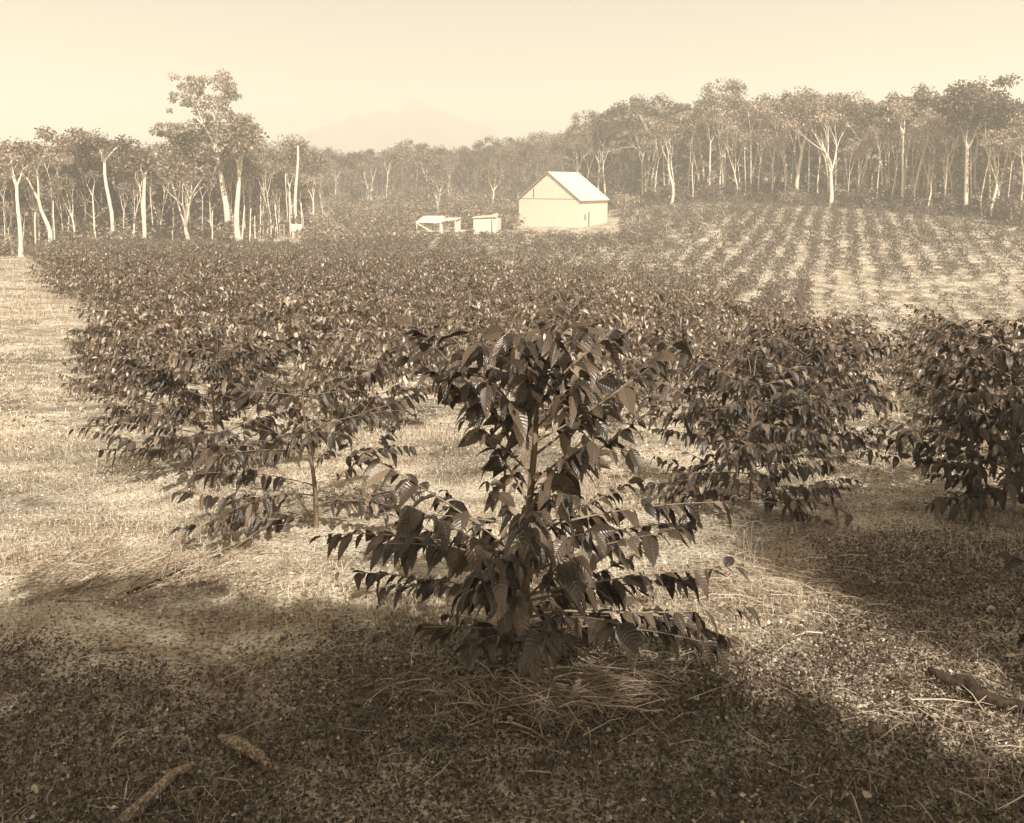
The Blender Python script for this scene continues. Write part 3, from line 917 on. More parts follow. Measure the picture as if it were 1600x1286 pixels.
special(514, 1408, 120, 'tall straight pale trunk rising bare beside the dark crown at right', 'pale_trunk', 'crown_pale', group='trees of the right forest', H=15, r=.22, fork=.68, limbs=3, spread=.4, clr=1.2, nleaf=80, size=.4, depth=1, lean=.01)
special(515, 770, 160, 'small pale forked tree standing out in the scrub left of the barn', 'pale_trunk', 'crown_mid', group='trees behind the barn', H=9, r=.2, fork=.45, limbs=4, spread=.45, clr=1.0, nleaf=60, size=.4, depth=1, lean=.01)
special(516, 684, 150, 'low pale spreading tree with bare limbs behind the open shed', 'pale_trunk', 'crown_mid', group='trees behind the barn', H=8, r=.24, fork=.3, limbs=4, spread=.55, clr=1.1, nleaf=60, size=.4, depth=1, lean=.01)
special(517, 1048, 146, 'pale trunk forking low at the start of the right forest wall', 'pale_trunk', 'crown_mid', group='trees of the right forest', H=14, r=.25, fork=.5, limbs=3, spread=.4, clr=1.3, nleaf=90, size=.4, depth=2, lean=.02)
gs = np.random.default_rng(77)
FR = [make_tree(760 + k, H=15, r=(.2, .15, .22, .13, .17)[k], fork=f_, limbs=l_, spread=.4, clr=.95, nleaf=60, size=.36, depth=1 + k % 2, lean=.012, side=4) for k, (f_, l_) in enumerate(((.66, 3), (.5, 2), (.4, 3), (.72, 2), (.58, 3)))]
FRM = [('tall', a_.mesh('trunk', M['pale_trunk']), b_.mesh('crown', M[('crown_mid', 'crown_pale')[k % 2]])) for k, (a_, b_) in enumerate(FR)]
for k in range(30):
    px = 1000 + k * 20.5 + gs.normal(0, 6); d = forest_foot(px) - gs.uniform(.0, 2.0)
    if min(abs(px - q) for q in (1048, 1245, 1297, 1408, 1507)) < 12: continue
    put(FRM[k % 5], px, d, max(6, top_h(px, d) * gs.uniform(.6, .93)), 'right forest front', 'trees of the right forest')
for k in range(34):
    px = -10 + k * 15.5 + gs.normal(0, 6); d = forest_foot(px) + gs.uniform(-1.5, 3)
    if min(abs(px - q) for q in (350, 372, 465, 172)) < 7: continue
    put(FRM[(k * 3) % 5], px, d, max(5, top_h(px, d) * gs.uniform(.5, .9)), 'x', 'trees of the left forest')
for k in range(26):
    px = 1010 + k * 23 + gs.normal(0, 7); d = forest_foot(px) + gs.uniform(-1, 3)
    put(FRM[(1, 3, 4)[k % 3]], px, d, max(6, top_h(px, d) * gs.uniform(.65, .98)), 'x', 'trees of the right forest')
# centre forest behind the barn
for k in range(34):
    px = 470 + k * 14.5 + rng.normal(0, 4); d = rng.uniform(172, 205)
    kd = (TALL if rng.random() < .3 else BUSHY)[rng.integers(0, 4)]
    put(kd, px, d, max(7, top_h(px, d) * rng.uniform(.72, .95)), 'distant leafy tree in the low forest behind the barn', 'trees behind the barn')

# deep forest as one mass behind the ranks one can tell apart
mb = MB(); gf = np.random.default_rng(5)
n = 0
for px in np.arange(-60, 1680, 6.0):
    f0 = forest_foot(px)
    if 470 < px < 900: f0 = 205
    for q in range(4):
        pxx = px + gf.normal(0, 5); d = f0 + 12 + q * 9 + gf.uniform(0, 9)
        x, y = at(pxx, d); z0 = hz(x, y); Ht = max(5, top_h(pxx, d) * gf.uniform(.62, .88))
        for c in range(5):
            f = gf.uniform(.35, 1)
            clump(mb, (x + gf.normal(0, 1.2), y + gf.normal(0, 1.2), z0 + Ht * f - .8), gf.uniform(.9, 1.8), 55, .6, gf, .7)
        tube(mb, [(x, y, z0 - .2), (x + gf.normal(0, .3), y, z0 + Ht * .5), (x + gf.normal(0, .6), y, z0 + Ht * .9)], [.18, .13, .08], 4, m=1, cap=False)
tag(mb.build('forest', [M['crown_dark'], M['grey_trunk']]), 'dense dark forest mass behind the front ranks of trees', 'forest', kind='stuff')

# far wooded ridge
mb = MB()
for k in range(1500):
    px = gf.uniform(300, 1250); d = gf.uniform(250, 380)
    x, y = at(px, d); z0 = hz(x, y)
    top = CAM_H - (np.interp(px, TOPX, TOPY) + 4 - HOR) / F * d
    zt = z0 + (top - z0) * gf.uniform(.45, 1.0) * np.interp(d, [250, 380], [.8, 1.0])
    clump(mb, (x, y, zt - 2), gf.uniform(2, 4), 60, 1.3, gf, .6)
tag(mb.build('wooded_ridge', M['crown_mid']), 'far wooded ridge closing the valley under the pale mountain', 'wooded ridge', kind='stuff')

# undergrowth along the forest foot and the scrub behind the sheds
mb = MB()
for k in range(1150):
    px = gf.uniform(-40, 1680) if k < 560 else gf.uniform(960, 1680) if k > 820 else gf.uniform(470, 800); f0 = forest_foot(px)
    if 470 < px < 930:
        d = gf.uniform(142 if px > 800 else 124, 200); hgt = gf.uniform(.6, 2.8)
        if px < 640 and k % 3 == 0: d = gf.uniform(98, 125); hgt *= .5
    else:
        d = f0 + gf.uniform(-2, 7); hgt = gf.uniform(.5, 3.2)
    x, y = at(px, d); z0 = hz(x, y)
    for q in range(3):
        clump(mb, (x + gf.normal(0, .7), y + gf.normal(0, .7), z0 + hgt * gf.uniform(.2, .9)), gf.uniform(.6, 1.3), 60, .42, gf, .75, m=int(px > 950 and k % 4 > 0))
tag(mb.build('undergrowth', [M['crown_mid'], M['crown_dark']]), 'tangled undergrowth along the foot of the forest', 'undergrowth', kind='stuff')


def shrub(seed, px, d, H, R, mc, label, group='shrubs at the forest foot', stalks=0, n=9):
    g = np.random.default_rng(seed); fo, stm = MB(), MB()
    for k in range(n):
        a = g.random() * 6.28; rr_ = R * math.sqrt(g.random()) * .7
        c = (math.cos(a) * rr_, math.sin(a) * rr_, H * g.uniform(.3, .8))
        clump(fo, c, R * g.uniform(.3, .5), 110, .36, g, .85)
        tube(stm, [(0, 0, -.1), (c[0] * .4, c[1] * .4, c[2] * .5), c], [.06, .04, .02], 4, cap=False)
    for k in range(stalks):
        a = g.random() * 6.28; l = g.uniform(.5, 1) * H
        tube(stm, [(0, 0, 0), (math.cos(a) * l * .2, math.sin(a) * l * .2, l * .6), (math.cos(a) * l * .45, math.sin(a) * l * .45, l)], [.05, .03, .012], 4, cap=False)
    x, y = at(px, d)
    r = empty('shrub', (x, y, hz(x, y)))
    tag(r, label, 'shrub', group)
    stm.build('stem', M['pale_trunk'], r); fo.build('foliage', M[mc], r)


shrub(801, 975, 143, 3.6, 2.6, 'crown_pale', 'pale round shrub right behind the corner of the barn')
shrub(802, 500, 124, 3.4, 2.4, 'crown_pale', 'pale wispy shrub with thin stalks right of the white box', stalks=26, n=7)
shrub(803, 1240, 130, 2.6, 2.2, 'crown_mid', 'rounded mid grey shrub at the foot of the broad pale trunk')
shrub(804, 1360, 124, 3.4, 3.0, 'crown_dark', 'broad dark shrub left of the bare straight trunk at right')
shrub(805, 1580, 104, 3.6, 2.6, 'crown_dark', 'dark tall shrub at the right edge of the forest foot')
shrub(806, 1120, 142, 3.0, 2.6, 'crown_dark', 'dark low shrub at the left part of the right forest foot')
shrub(807, 205, 92, 2.6, 2.0, 'crown_mid', 'leafy shrub at the foot of the left forest by the broken trunk')
shrub(808, 120, 90, 2.4, 1.9, 'crown_mid', 'leafy shrub at the left forest foot near the left snags')
shrub(809, 1440, 118, 3.0, 2.6, 'crown_mid', 'leafy shrub between the bare trunk and the thick trunk at right')


# ------------------------------------------------------------------ barn, sheds, small things
bx_, by_ = at(905, 128.5)
barn = empty('barn', (bx_, by_, -3.70), math.radians(-35))
tag(barn, 'white timber barn with pitched iron roof and plain gable facing the field', 'barn')
BW, BL, BH, RH = 10.6, 8.4, 4.35, 3.95      # local: gable wall along -x, side wall along +y from the near corner
b = MB()
prism(b, [(-BW, 0, 0), (0, 0, 0), (0, 0, BH), (-BW, 0, BH)], (0, .12, 0))
prism(b, [(-BW, BL, 0), (0, BL, 0), (0, BL, BH), (-BW, BL, BH)], (0, -.12, 0))
prism(b, [(-.12, .12, 0), (-.12, BL - .12, 0), (-.12, BL - .12, BH), (-.12, .12, BH)], (.12, 0, 0))
prism(b, [(-BW, .12, 0), (-BW, BL - .12, 0), (-BW, BL - .12, BH), (-BW, .12, BH)], (.12, 0, 0))
b.build('wall', M['white_board'], barn, smooth=False)
b = MB()
prism(b, [(-BW, 0.03, BH), (0, .03, BH), (-BW / 2, .03, BH + RH)], (0, .1, 0))
prism(b, [(-BW, BL - .03, BH), (0, BL - .03, BH), (-BW / 2, BL - .03, BH + RH)], (0, -.1, 0))
b.build('gable', M['white_board'], barn, smooth=False)
sl_ = RH / (BW / 2)
for sgn in (1, -1):
    b = MB()
    n = 60; ys = np.linspace(-.25, BL + .25, n)
    zc = .04 * np.sin(np.arange(n) * 1.9)
    xe = .35 if sgn == 1 else -BW - .35
    ze = BH - .35 * sl_
    xm = -BW / 2
    V = []
    for (x, z) in ((xe, ze), (xm, BH + RH)):
        V.append(np.stack([np.full(n, x), ys, z + .06 + zc], 1))
    for (x, z) in ((xe, ze), (xm, BH + RH)):
        V.append(np.stack([np.full(n, x), ys, z + .0 + zc], 1))
    V = np.concatenate(V)
    k = np.arange(n - 1)
    Q = np.concatenate([np.stack([k, k + 1, n + k + 1, n + k], 1), np.stack([2 * n + k, 3 * n + k, 3 * n + k + 1, 2 * n + k + 1], 1),
                        np.stack([k, 2 * n + k, 2 * n + k + 1, k + 1], 1), np.array([[0, n, 3 * n, 2 * n], [n - 1, 3 * n - 1, 4 * n - 1, 2 * n - 1]])])
    b.add(V, Q); b.build('roof', M['iron_roof'], barn, smooth=False)
    b = MB()   # barge board under the gable edge
    prism(b, [(xe, -.12, ze - .16), (xe, -.12, ze - .02), (xm, -.12, BH + RH - .02), (xm, -.12, BH + RH - .16)], (0, .10, 0))
    b.build('barge_board', M['trim'], barn, smooth=False)
b = MB(); box(b, -BW + .01, -.01, -.035, -.003, BH - .03, BH + .03); b.build('seam_board', M['trim'], barn, smooth=False)
b = MB(); box(b, -BW * .75 - .05, -BW * .75 + .05, -.03, .025, BH + .15, BH + 1.55); b.build('vent_slot', M['dark_gap'], barn, smooth=False)
# side door, leaving a dark gap along its edge, and a small window
b = MB(); box(b, .003, .05, 2.85, 3.75, .15, 2.35)
do = b.build('door', M['white_board'], barn, smooth=False)
b = MB(); box(b, .003, .06, 2.62, 2.84, .15, 2.45); b.build('door_gap', M['dark_gap'], do, smooth=False)
b = MB(); box(b, .003, .045, 1.5, 1.75, 1.25, 2.15); b.build('window', M['dark_gap'], barn, smooth=False)
b = MB(); box(b, -BW - .1, .1, -.5, -.13, -.5, .02); box(b, .13, .5, 0, BL, -.5, .02)
b.build('base_sill', M['white_board'], barn, smooth=False)
b = MB(); box(b, -BW + .3, -2.6, -.13, -.0301, .03, .17); b.build('floor_gap', M['dark_gap'], barn, smooth=False)

# timber platform edge beside the barn
# open shed
sx_, sy_ = at(692, 121)
shed = empty('open_shed', (sx_, sy_, hz(sx_, sy_)), math.radians(-8))
tag(shed, 'low open shed on posts with slanting pale roof, left of the small hut', 'shed')
b = MB(); prism(b, [(-3.6, -1.1, 1.55), (2.0 - 3.6 + 1.7, -1.1, 1.5), (.1, 1.0, 2.35), (-2.8, 1.0, 2.35)], (0, 0, .07)); b.build('roof', M['iron_roof'], shed, smooth=False)
b = MB(); prism(b, [(.15, -.6, 1.75), (1.9, -.6, 1.9), (2.4, .9, 2.15), (.2, .9, 2.1)], (0, 0, .06)); b.build('side_roof', M['iron_roof'], shed, smooth=False)
for (x, y, h) in ((-3.4, -1.0, 1.5), (-.1, -1.0, 1.45), (0.0, .9, 2.2), (-2.6, .9, 2.2), (1.8, -.5, 1.8), (2.2, .8, 2.0)):
    b = MB(); tube(b, [(x, y, -.2), (x, y, h)], [.08, .07], 6); b.build('post', M['pale_trunk'], shed)
b = MB(); prism(b, [(-3.45, -1.15, 1.45), (-3.35, -1.15, 1.6), (-1.3, -1.15, .42), (-1.4, -1.15, .28)], (0, .07, 0)); b.build('slanting_board', M['white_board'], shed, smooth=False)
b = MB(); box(b, 1.55, 2.25, .2, .28, .3, 1.75); b.build('wall_board', M['white_board'], shed, smooth=False)
b = MB(); box(b, -.25, .15, -.98, -.9, -.1, 1.35); b.build('wall_board', M['white_board'], shed, smooth=False)
# small hut
ux_, uy_ = at(766, 121)
hut = empty('hut', (ux_, uy_, hz(ux_, uy_) - .1), math.radians(-14))
tag(hut, 'small white boxy hut with flat tin roof between the open shed and barn', 'hut')
b = MB(); box(b, -2.1, .55, -1, 1, 0, 2.15); box(b, .56, 1.3, -.85, .9, 0, 2.2); b.build('wall', M['white_board'], hut, smooth=False)
b = MB(); prism(b, [(-2.3, -1.2, 2.2), (.7, -1.2, 2.35), (.7, 1.2, 2.55), (-2.3, 1.2, 2.3)], (0, 0, .08)); b.build('roof', M['iron_roof'], hut, smooth=False)
b = MB(); box(b, .4, .56, -1.02, -1.003, .1, 2.0); b.build('corner_gap', M['trim'], hut, smooth=False)
b = MB(); prism(b, [(.1, -1.1, 2.5), (1.1, -1.1, 2.9), (1.4, -1.1, 2.7), (1.2, -1.1, 2.3)], (0, .5, 0)); b.build('loose_sheet', M['iron_roof'], hut, smooth=False)
# plank pile between them
px_, py_ = at(733, 121)
b = MB()
for k in range(5): prism(b, [(-1.2, k * .16, .25 + .05 * k), (-1.2, k * .16 + .13, .25 + .05 * k), (1.1, k * .16 + .13, .7 - .07 * k), (1.1, k * .16, .7 - .07 * k)], (0, 0, .06))
box(b, -.6, -.4, 0, .8, -.1, .35); box(b, .4, .6, 0, .8, -.1, .5)
tag(b.build('plank_pile', M['white_board'], smooth=False, loc=(px_, py_, hz(px_, py_))), 'short pile of pale planks between the open shed and hut', 'plank pile')
# white box on legs by the bare trunk
wx_, wy_ = at(463, 117)
wb = empty('box_on_legs', (wx_, wy_, hz(wx_, wy_) + .2), .2)
tag(wb, 'small white box on legs at the foot of the bare dead trunk', 'box')
b = MB(); box(b, -.75, .75, -.4, .4, .55, 1.45); b.build('box_body', M['white_board'], wb, smooth=False)
for x in (-.4, .4):
    b = MB(); box(b, x - .12, x + .12, -.3, .3, -.4, .549); b.build('leg', M['white_board'], wb, smooth=False)
# rail fence
rx_, ry_ = at(417, 112)
rf = empty('rail_fence', (rx_, ry_, hz(rx_, ry_) + .2), .1)
tag(rf, 'rough rail fence on thin posts in front of the pale snags', 'fence')
b = MB(); tube(b, [(-2.4, 0, 1.25), (0, .05, 1.6), (2.4, 0, 1.62)], [.07, .09, .06], 6); b.build('rail', M['grey_trunk'], rf)
for k in range(9):
    x = -2.1 + k * .52
    b = MB(); tube(b, [(x, .1, -.4), (x + .03, .1, 1.3 + .2 * min(k, 4) / 4)], [.04, .035], 5); b.build('post', M['pale_trunk'], rf)


# ------------------------------------------------------------------ things lying on the near ground
def lying(name, pts, rad, mat, label, cat, group=None, sides=9, lift=0.0, rough=.02, stubs=()):
    """a stick or log through photograph points on the ground"""
    G = [on_ground(*q[:2]) for q in pts]
    P = np.array([[p_[0], p_[1], hz(p_[0], p_[1]) + r_ * .55 + lift + (q[2] if len(q) > 2 else 0)] for p_, r_, q in zip(G, rad, pts)])
    # resample
    n = 26; s = np.linspace(0, len(P) - 1, n)
    C = np.stack([np.interp(s, np.arange(len(P)), P[:, k]) for k in range(3)], 1)
    for _ in range(2): C[1:-1] = (C[:-2] + 2 * C[1:-1] + C[2:]) / 4
    R = np.interp(s, np.arange(len(P)), rad) * (1 + rng.normal(0, rough, n))
    o0 = C[0].copy()
    mb = MB(); tube(mb, C - o0, R, sides)
    V = mb.V[0]; V += rng.normal(0, np.mean(rad) * .05, V.shape)
    for (f, dx, dy, dz, rs) in stubs:
        b_ = C[int(f * (n - 1))] - o0
        tube(mb, [b_, b_ + np.array([dx, dy, dz]) * .6, b_ + np.array([dx, dy, dz])], [rs, rs * .7, rs * .3], 5)
    o = mb.build(name, M[mat], None, loc=tuple(o0))
    return tag(o, label, cat, group)


lying('log', [(195, 1300), (235, 1262), (270, 1228), (305, 1208)], [.028, .026, .022, .014], 'bark', 'pale curved log lying at the bottom left edge', 'log', lift=.03, rough=.012)
lying('log', [(342, 1165), (372, 1180), (405, 1200), (430, 1218)], [.012, .034, .028, .010], 'bark', 'short split chunk of weathered wood at bottom left', 'log', lift=.03, rough=.012, sides=6)
lying('log', [(1452, 1064), (1485, 1084), (1512, 1084), (1530, 1108), (1570, 1114), (1640, 1132)], [.022, .036, .042, .038, .028, .03], 'dark_log', 'dark crooked fallen limb lying at the right edge', 'log', lift=.035)
GBR = 'dead sticks on the ground'
lying('stick', [(40, 948), (110, 925), (170, 898)], [.022, .02, .012], 'log', 'thick pale stick lying in the straw at left', 'stick', GBR, stubs=[(.6, .15, .1, .06, .008)])
lying('stick', [(200, 930), (255, 905), (302, 885)], [.012, .016, .01], 'dark_log', 'dark stick rising to the right in the left brush heap', 'stick', GBR)
lying('stick', [(240, 915), (310, 918), (372, 895)], [.012, .016, .014], 'log', 'right-hand pale stick of the left brush heap', 'stick', GBR, stubs=[(.5, .1, .2, .1, .006)])
lying('stick', [(85, 1115), (100, 1100), (122, 1088)], [.009, .009, .008], 'straw', 'short pale stick at left in the shade', 'stick', GBR)
lying('stick', [(155, 1015), (180, 1018), (200, 1012)], [.007, .008, .005], 'log', 'thin stick lying level in the left shade', 'stick', GBR)
lying('stick', [(1190, 848), (1240, 842), (1290, 838)], [.006, .006, .005], 'straw', 'long thin pale stalk lying behind the straw at right', 'stick', GBR)
lying('stick', [(1265, 1008), (1300, 1004), (1340, 1000)], [.006, .007, .005], 'straw', 'pale straight stalk lying in the sunlit grass at right', 'stick', GBR)
lying('stick', [(1500, 1000), (1530, 985), (1556, 978)], [.006, .007, .004], 'straw', 'thin pale stalk near the right edge above the dark limb', 'stick', GBR)
lying('stick', [(868, 905), (900, 880, .05), (935, 868, .02)], [.005, .006, .004], 'straw', 'thin stalk half hidden under the foreground bush', 'stick', GBR)


def rock(px, py, s, label):
    p_ = on_ground(px, py); g = np.random.default_rng(int(px))
    n1, n2 = 8, 10
    V = [(0, 0, -s * .4)]
    for i_ in range(1, n1):
        for j_ in range(n2):
            a = i_ / n1 * math.pi; b_ = j_ / n2 * 6.283; k = s * g.uniform(.75, 1.1)
            V.append((k * math.sin(a) * math.cos(b_) * 1.3, k * math.sin(a) * math.sin(b_), -k * .55 * math.cos(a)))
    V.append((0, 0, s * .5)); Q_, T_2 = [], []
    for i_ in range(n1 - 2):
        for j_ in range(n2):
            a = 1 + i_ * n2 + j_; b_ = 1 + i_ * n2 + (j_ + 1) % n2
            Q_.append((a, b_, b_ + n2, a + n2))
    e_ = len(V) - 1
    for j_ in range(n2):
        T_2.append((0, 1 + (j_ + 1) % n2, 1 + j_)); T_2.append((e_, e_ - n2 + j_, e_ - n2 + (j_ + 1) % n2))
    mb = MB(); mb.add(V, Q_, T_2)
    tag(mb.build('stone', M['rock'], smooth=False, loc=(p_[0], p_[1], hz(p_[0], p_[1]) + s * .2)), label, 'stone', 'pale stones in the grass')


rock(272, 962, .05, 'pale angular stone in the shade below the left brush heap')
rock(497, 1168, .045, 'pale lump of stone right of the split wood chunk')
rock(280, 1105, .05, 'upright pale stone left of centre in the deep shade')
rock(1240, 965, .03, 'small pale stone in the sunlit strip right of the bush')
rock(865, 1163, .03, 'small white stone in front of the foreground bush')


def vnoise(x, y, s, seed=0):
    x = x * s + seed * 7.1; y = y * s + seed * 3.3
    return (np.sin(x * 1.3 + 2.1 * np.sin(y * .7)) + np.sin(y * 1.7 + 1.9 * np.sin(x * .9 + 1)) + np.sin((x + y) * 2.3 + 1.1) * .6) / 2.6


def scatter(n, y0, y1, g, pw=1.0):
    """points on the ground inside the seen wedge"""
    u = g.random(n); y = y0 + (y1 - y0) * u ** pw
    x = (g.random(n) * 2 - 1) * (.62 * y + 3.0)
    k_ = g.random(n) < np.clip(1 - (np.abs(x) - .60 * y - .8) / 2.2, .12, 1)
    x[~k_] *= .8
    return x, y


gg = np.random.default_rng(21)
# low weeds: broad small leaves
dist_w = {}
for nm, mat_, lab_, rngs in (('clover', 'clover', 'small leaved clover, its colour darkened to deepen the foreground shade', ((800000, 2.4, 6.8, .008, .030, .06),)),
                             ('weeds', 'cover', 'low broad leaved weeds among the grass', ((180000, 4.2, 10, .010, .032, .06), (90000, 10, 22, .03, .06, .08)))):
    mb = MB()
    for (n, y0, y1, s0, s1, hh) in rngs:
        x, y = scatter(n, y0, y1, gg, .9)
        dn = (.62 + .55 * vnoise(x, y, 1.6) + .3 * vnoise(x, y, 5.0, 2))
        edge = 4.25 + .35 * vnoise(x, y, 1.3, 9) + 1.8 * np.clip((x - 1.6) / .8, 0, 1)  # darkened clover reaches out over the shaded ground, aisle at right included
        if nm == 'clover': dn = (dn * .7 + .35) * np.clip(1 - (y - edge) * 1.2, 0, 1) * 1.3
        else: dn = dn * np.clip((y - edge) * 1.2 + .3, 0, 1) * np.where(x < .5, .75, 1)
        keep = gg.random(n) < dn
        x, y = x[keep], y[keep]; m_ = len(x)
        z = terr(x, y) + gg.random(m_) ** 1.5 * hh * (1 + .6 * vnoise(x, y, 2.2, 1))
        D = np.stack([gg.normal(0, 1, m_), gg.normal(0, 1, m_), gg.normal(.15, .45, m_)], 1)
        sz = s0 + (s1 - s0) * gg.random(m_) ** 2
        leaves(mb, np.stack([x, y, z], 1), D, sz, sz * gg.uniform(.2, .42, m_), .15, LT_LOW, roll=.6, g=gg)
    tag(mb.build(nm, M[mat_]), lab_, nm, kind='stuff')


def blades(mb, x, y, L, W, g, up=1.0, spread=.6, zoff=0.0):
    """thin bent grass blades: three-point strips"""
    n = len(x)
    z = terr(x, y) - .01 + zoff
    a = g.random(n) * 6.283
    hd = np.stack([np.cos(a), np.sin(a), np.zeros(n)], 1)
    P = np.stack([x, y, z], 1)
    sp = (g.random((n, 1)) * spread)
    L = L[:, None]; upv = np.array([0, 0, 1.0])
    P1 = P + L * .5 * (upv * up + hd * sp)
    P2 = P + L * (upv * up * (.9 - .5 * sp) + hd * sp * 1.5)
    S = np.stack([-np.sin(a), np.cos(a), np.zeros(n)], 1) * W[:, None]
    V = np.stack([P - S, P + S, P1 + S * .8, P1 - S * .8, P2], 1).reshape(-1, 3)
    k = (np.arange(n) * 5)[:, None]
    mb.add(V, k + np.array([0, 1, 2, 3]), k + np.array([3, 2, 4]))


mb = MB()
for (n, y0, y1, l0, l1, w) in ((42000, 2.4, 5.5, .03, .11, .0014), (110000, 5.0, 12, .04, .11, .0022), (90000, 11, 42, .05, .15, .006)):
    x, y = scatter(n, y0, y1, gg, .9)
    keep = gg.random(n) < np.clip(.5 + .8 * vnoise(x, y, 1.1, 4), .1, 1) * np.clip((42 - y) / 14, 0, 1)
    x, y = x[keep], y[keep]
    blades(mb, x, y, gg.uniform(l0, l1, len(x)), np.full(len(x), w), gg, spread=1.0)
tag(mb.build('grass', M['dry_grass']), 'short dry grass standing among the weeds', 'grass', kind='stuff')
mb = MB()
x, y = scatter(140000, 20, 125, gg, .9)
pxs = 800 + F * x / y
keep = gg.random(len(x)) < np.clip(.55 + .5 * vnoise(x, y, .35, 5), .1, 1)
keep &= gg.random(len(x)) < np.clip((y - 20) / 20, 0, 1)
keep &= (pxs > 600) | (pxs < 130)
x, y = x[keep], y[keep]
blades(mb, x, y, gg.uniform(.08, .30, len(x)), .008 + .022 * np.clip((y - 20) / 60, 0, 1), gg, spread=1.2)
tag(mb.build('pale_grass', M['far_grass']), 'sunbleached grass between the far rows', 'grass', kind='stuff')


# straw: long strands lying about
def straw(mb, px, py, rx, ry, n, L, g, lift=.05, ang=None, w=.0018):
    c = on_ground(px, py)
    x = c[0] + g.normal(0, rx, n); y = c[1] + g.normal(0, ry, n)
    a = g.random(n) * 6.283 if ang is None else g.normal(ang, .55, n)
    l = g.uniform(.4, 1, n) * L
    dx, dy = np.cos(a) * l / 2, np.sin(a) * l / 2
    z = terr(x, y) + np.abs(g.normal(0, lift, n)) + .005
    zz_ = g.normal(0, .04, n) * l
    bend = g.normal(0, .12, n) * l
    pts = [np.stack([x - dx, y - dy, z - np.abs(zz_) * .6], 1), np.stack([x - dy / np.maximum(l, 1e-3) * bend, y + dx / np.maximum(l, 1e-3) * bend, z + .01], 1), np.stack([x + dx, y + dy, z + zz_], 1)]
    S = np.stack([-np.sin(a), np.cos(a), g.normal(0, .6, n)], 1) * w
    V = np.stack([pts[0] - S, pts[0] + S, pts[1] + S, pts[1] - S, pts[2] + S * .5, pts[2] - S * .5], 1).reshape(-1, 3)
    k = (np.arange(n) * 6)[:, None]
    mb.add(V, np.concatenate([k + np.array([0, 1, 2, 3]), k + np.array([3, 2, 4, 5])]))


mb = MB()
straw(mb, 950, 1085, .2, .13, 620, .36, gg, .05, -.25)
straw(mb, 860, 1120, .2, .1, 200, .25, gg, .04)
straw(mb, 780, 1110, .2, .12, 300, .3, gg, .05)
straw(mb, 620, 1080, .4, .25, 260, .3, gg, .03)
straw(mb, 1180, 920, .45, .45, 650, .28, gg, .04, -.6)
straw(mb, 1230, 850, .5, .5, 160, .35, gg, .08)
straw(mb, 160, 890, .6, .35, 420, .26, gg, .05)
straw(mb, 60, 930, .5, .3, 160, .3, gg, .08)
straw(mb, 300, 900, .5, .3, 260, .25, gg, .06)
straw(mb, 1450, 1000, .9, .6, 260, .22, gg, .03)
straw(mb, 1550, 1130, .4, .3, 300, .3, gg, .03)
straw(mb, 700, 900, 1.5, 1.2, 260, .2, gg, .02)
straw(mb, 200, 1150, 1.0, .5, 260, .25, gg, .03)
straw(mb, 900, 1230, 1.3, .3, 260, .22, gg, .03)
tag(mb.build('straw', M['straw']), 'loose pale straw strewn over the ground', 'straw', kind='stuff')

# heap of cut brushwood at left
mb = MB(); gb = np.random.default_rng(44)
for k in range(130):
    c = on_ground(gb.uniform(-10, 390), 905 + gb.normal(0, 22))
    a = gb.normal(.5, .7); l = gb.uniform(.15, .6); el = abs(gb.normal(0, .28))
    d_ = np.array([math.cos(a) * math.cos(el), math.sin(a) * math.cos(el), math.sin(el)]) * l
    b0 = np.array([c[0], c[1], hz(c[0], c[1]) + .01])
    r_ = gb.uniform(.0018, .007)
    tube(mb, bezier(b0, b0 + d_ * .5 + gb.normal(0, .05, 3) * l, b0 + d_, 6), np.linspace(r_, r_ * .4, 6), 4, m=k % 2, cap=False)
tag(mb.build('brushwood', [M['bark'], M['straw']]), 'loose heap of cut brushwood on the sunlit grass at left', 'brushwood', kind='stuff')

# fallen leaves
mb = MB()
x, y = scatter(330, 2.4, 6.5, gg, 1.1)
P = np.stack([x, y, terr(x, y) + .03 + gg.random(len(x)) * .03], 1)
D = np.stack([gg.normal(0, 1, len(x)), gg.normal(0, 1, len(x)), gg.normal(.1, .25, len(x))], 1)
sz = gg.uniform(.03, .085, len(x))
leaves(mb, P, D, sz, sz * gg.uniform(.18, .32, len(x)), .3, LT_MID, roll=.8, g=gg)
tag(mb.build('fallen_leaves', M['fallen_leaf']), 'curled dead leaves scattered over the shaded foreground', 'fallen leaves', kind='stuff')


# tussocks of long arching stalks
def tussock(px, py, n, L, label, mat='straw', r=.08, W=.0022, spread=1.0):
    c = on_ground(px, py); g = np.random.default_rng(int(px * 3 + py))
    mb = MB()
    for k in range(n):
        a = g.random() * 6.283; l = L * g.uniform(.5, 1); s = spread * g.uniform(.3, 1)
        b0 = np.array([g.normal(0, r), g.normal(0, r), -.02]); d = np.array([math.cos(a), math.sin(a), 0])
        C = bezier(b0, b0 + d * l * .3 * s + [0, 0, l * .9], b0 + d * l * s + [0, 0, l * g.uniform(.1, .7)], 7)
        tube(mb, C, np.linspace(W, W * .35, 7), 3, cap=False)
    tag(mb.build('grass_tussock', M[mat], loc=(c[0], c[1], hz(c[0], c[1]))), label, 'tussock', 'grass tussocks')


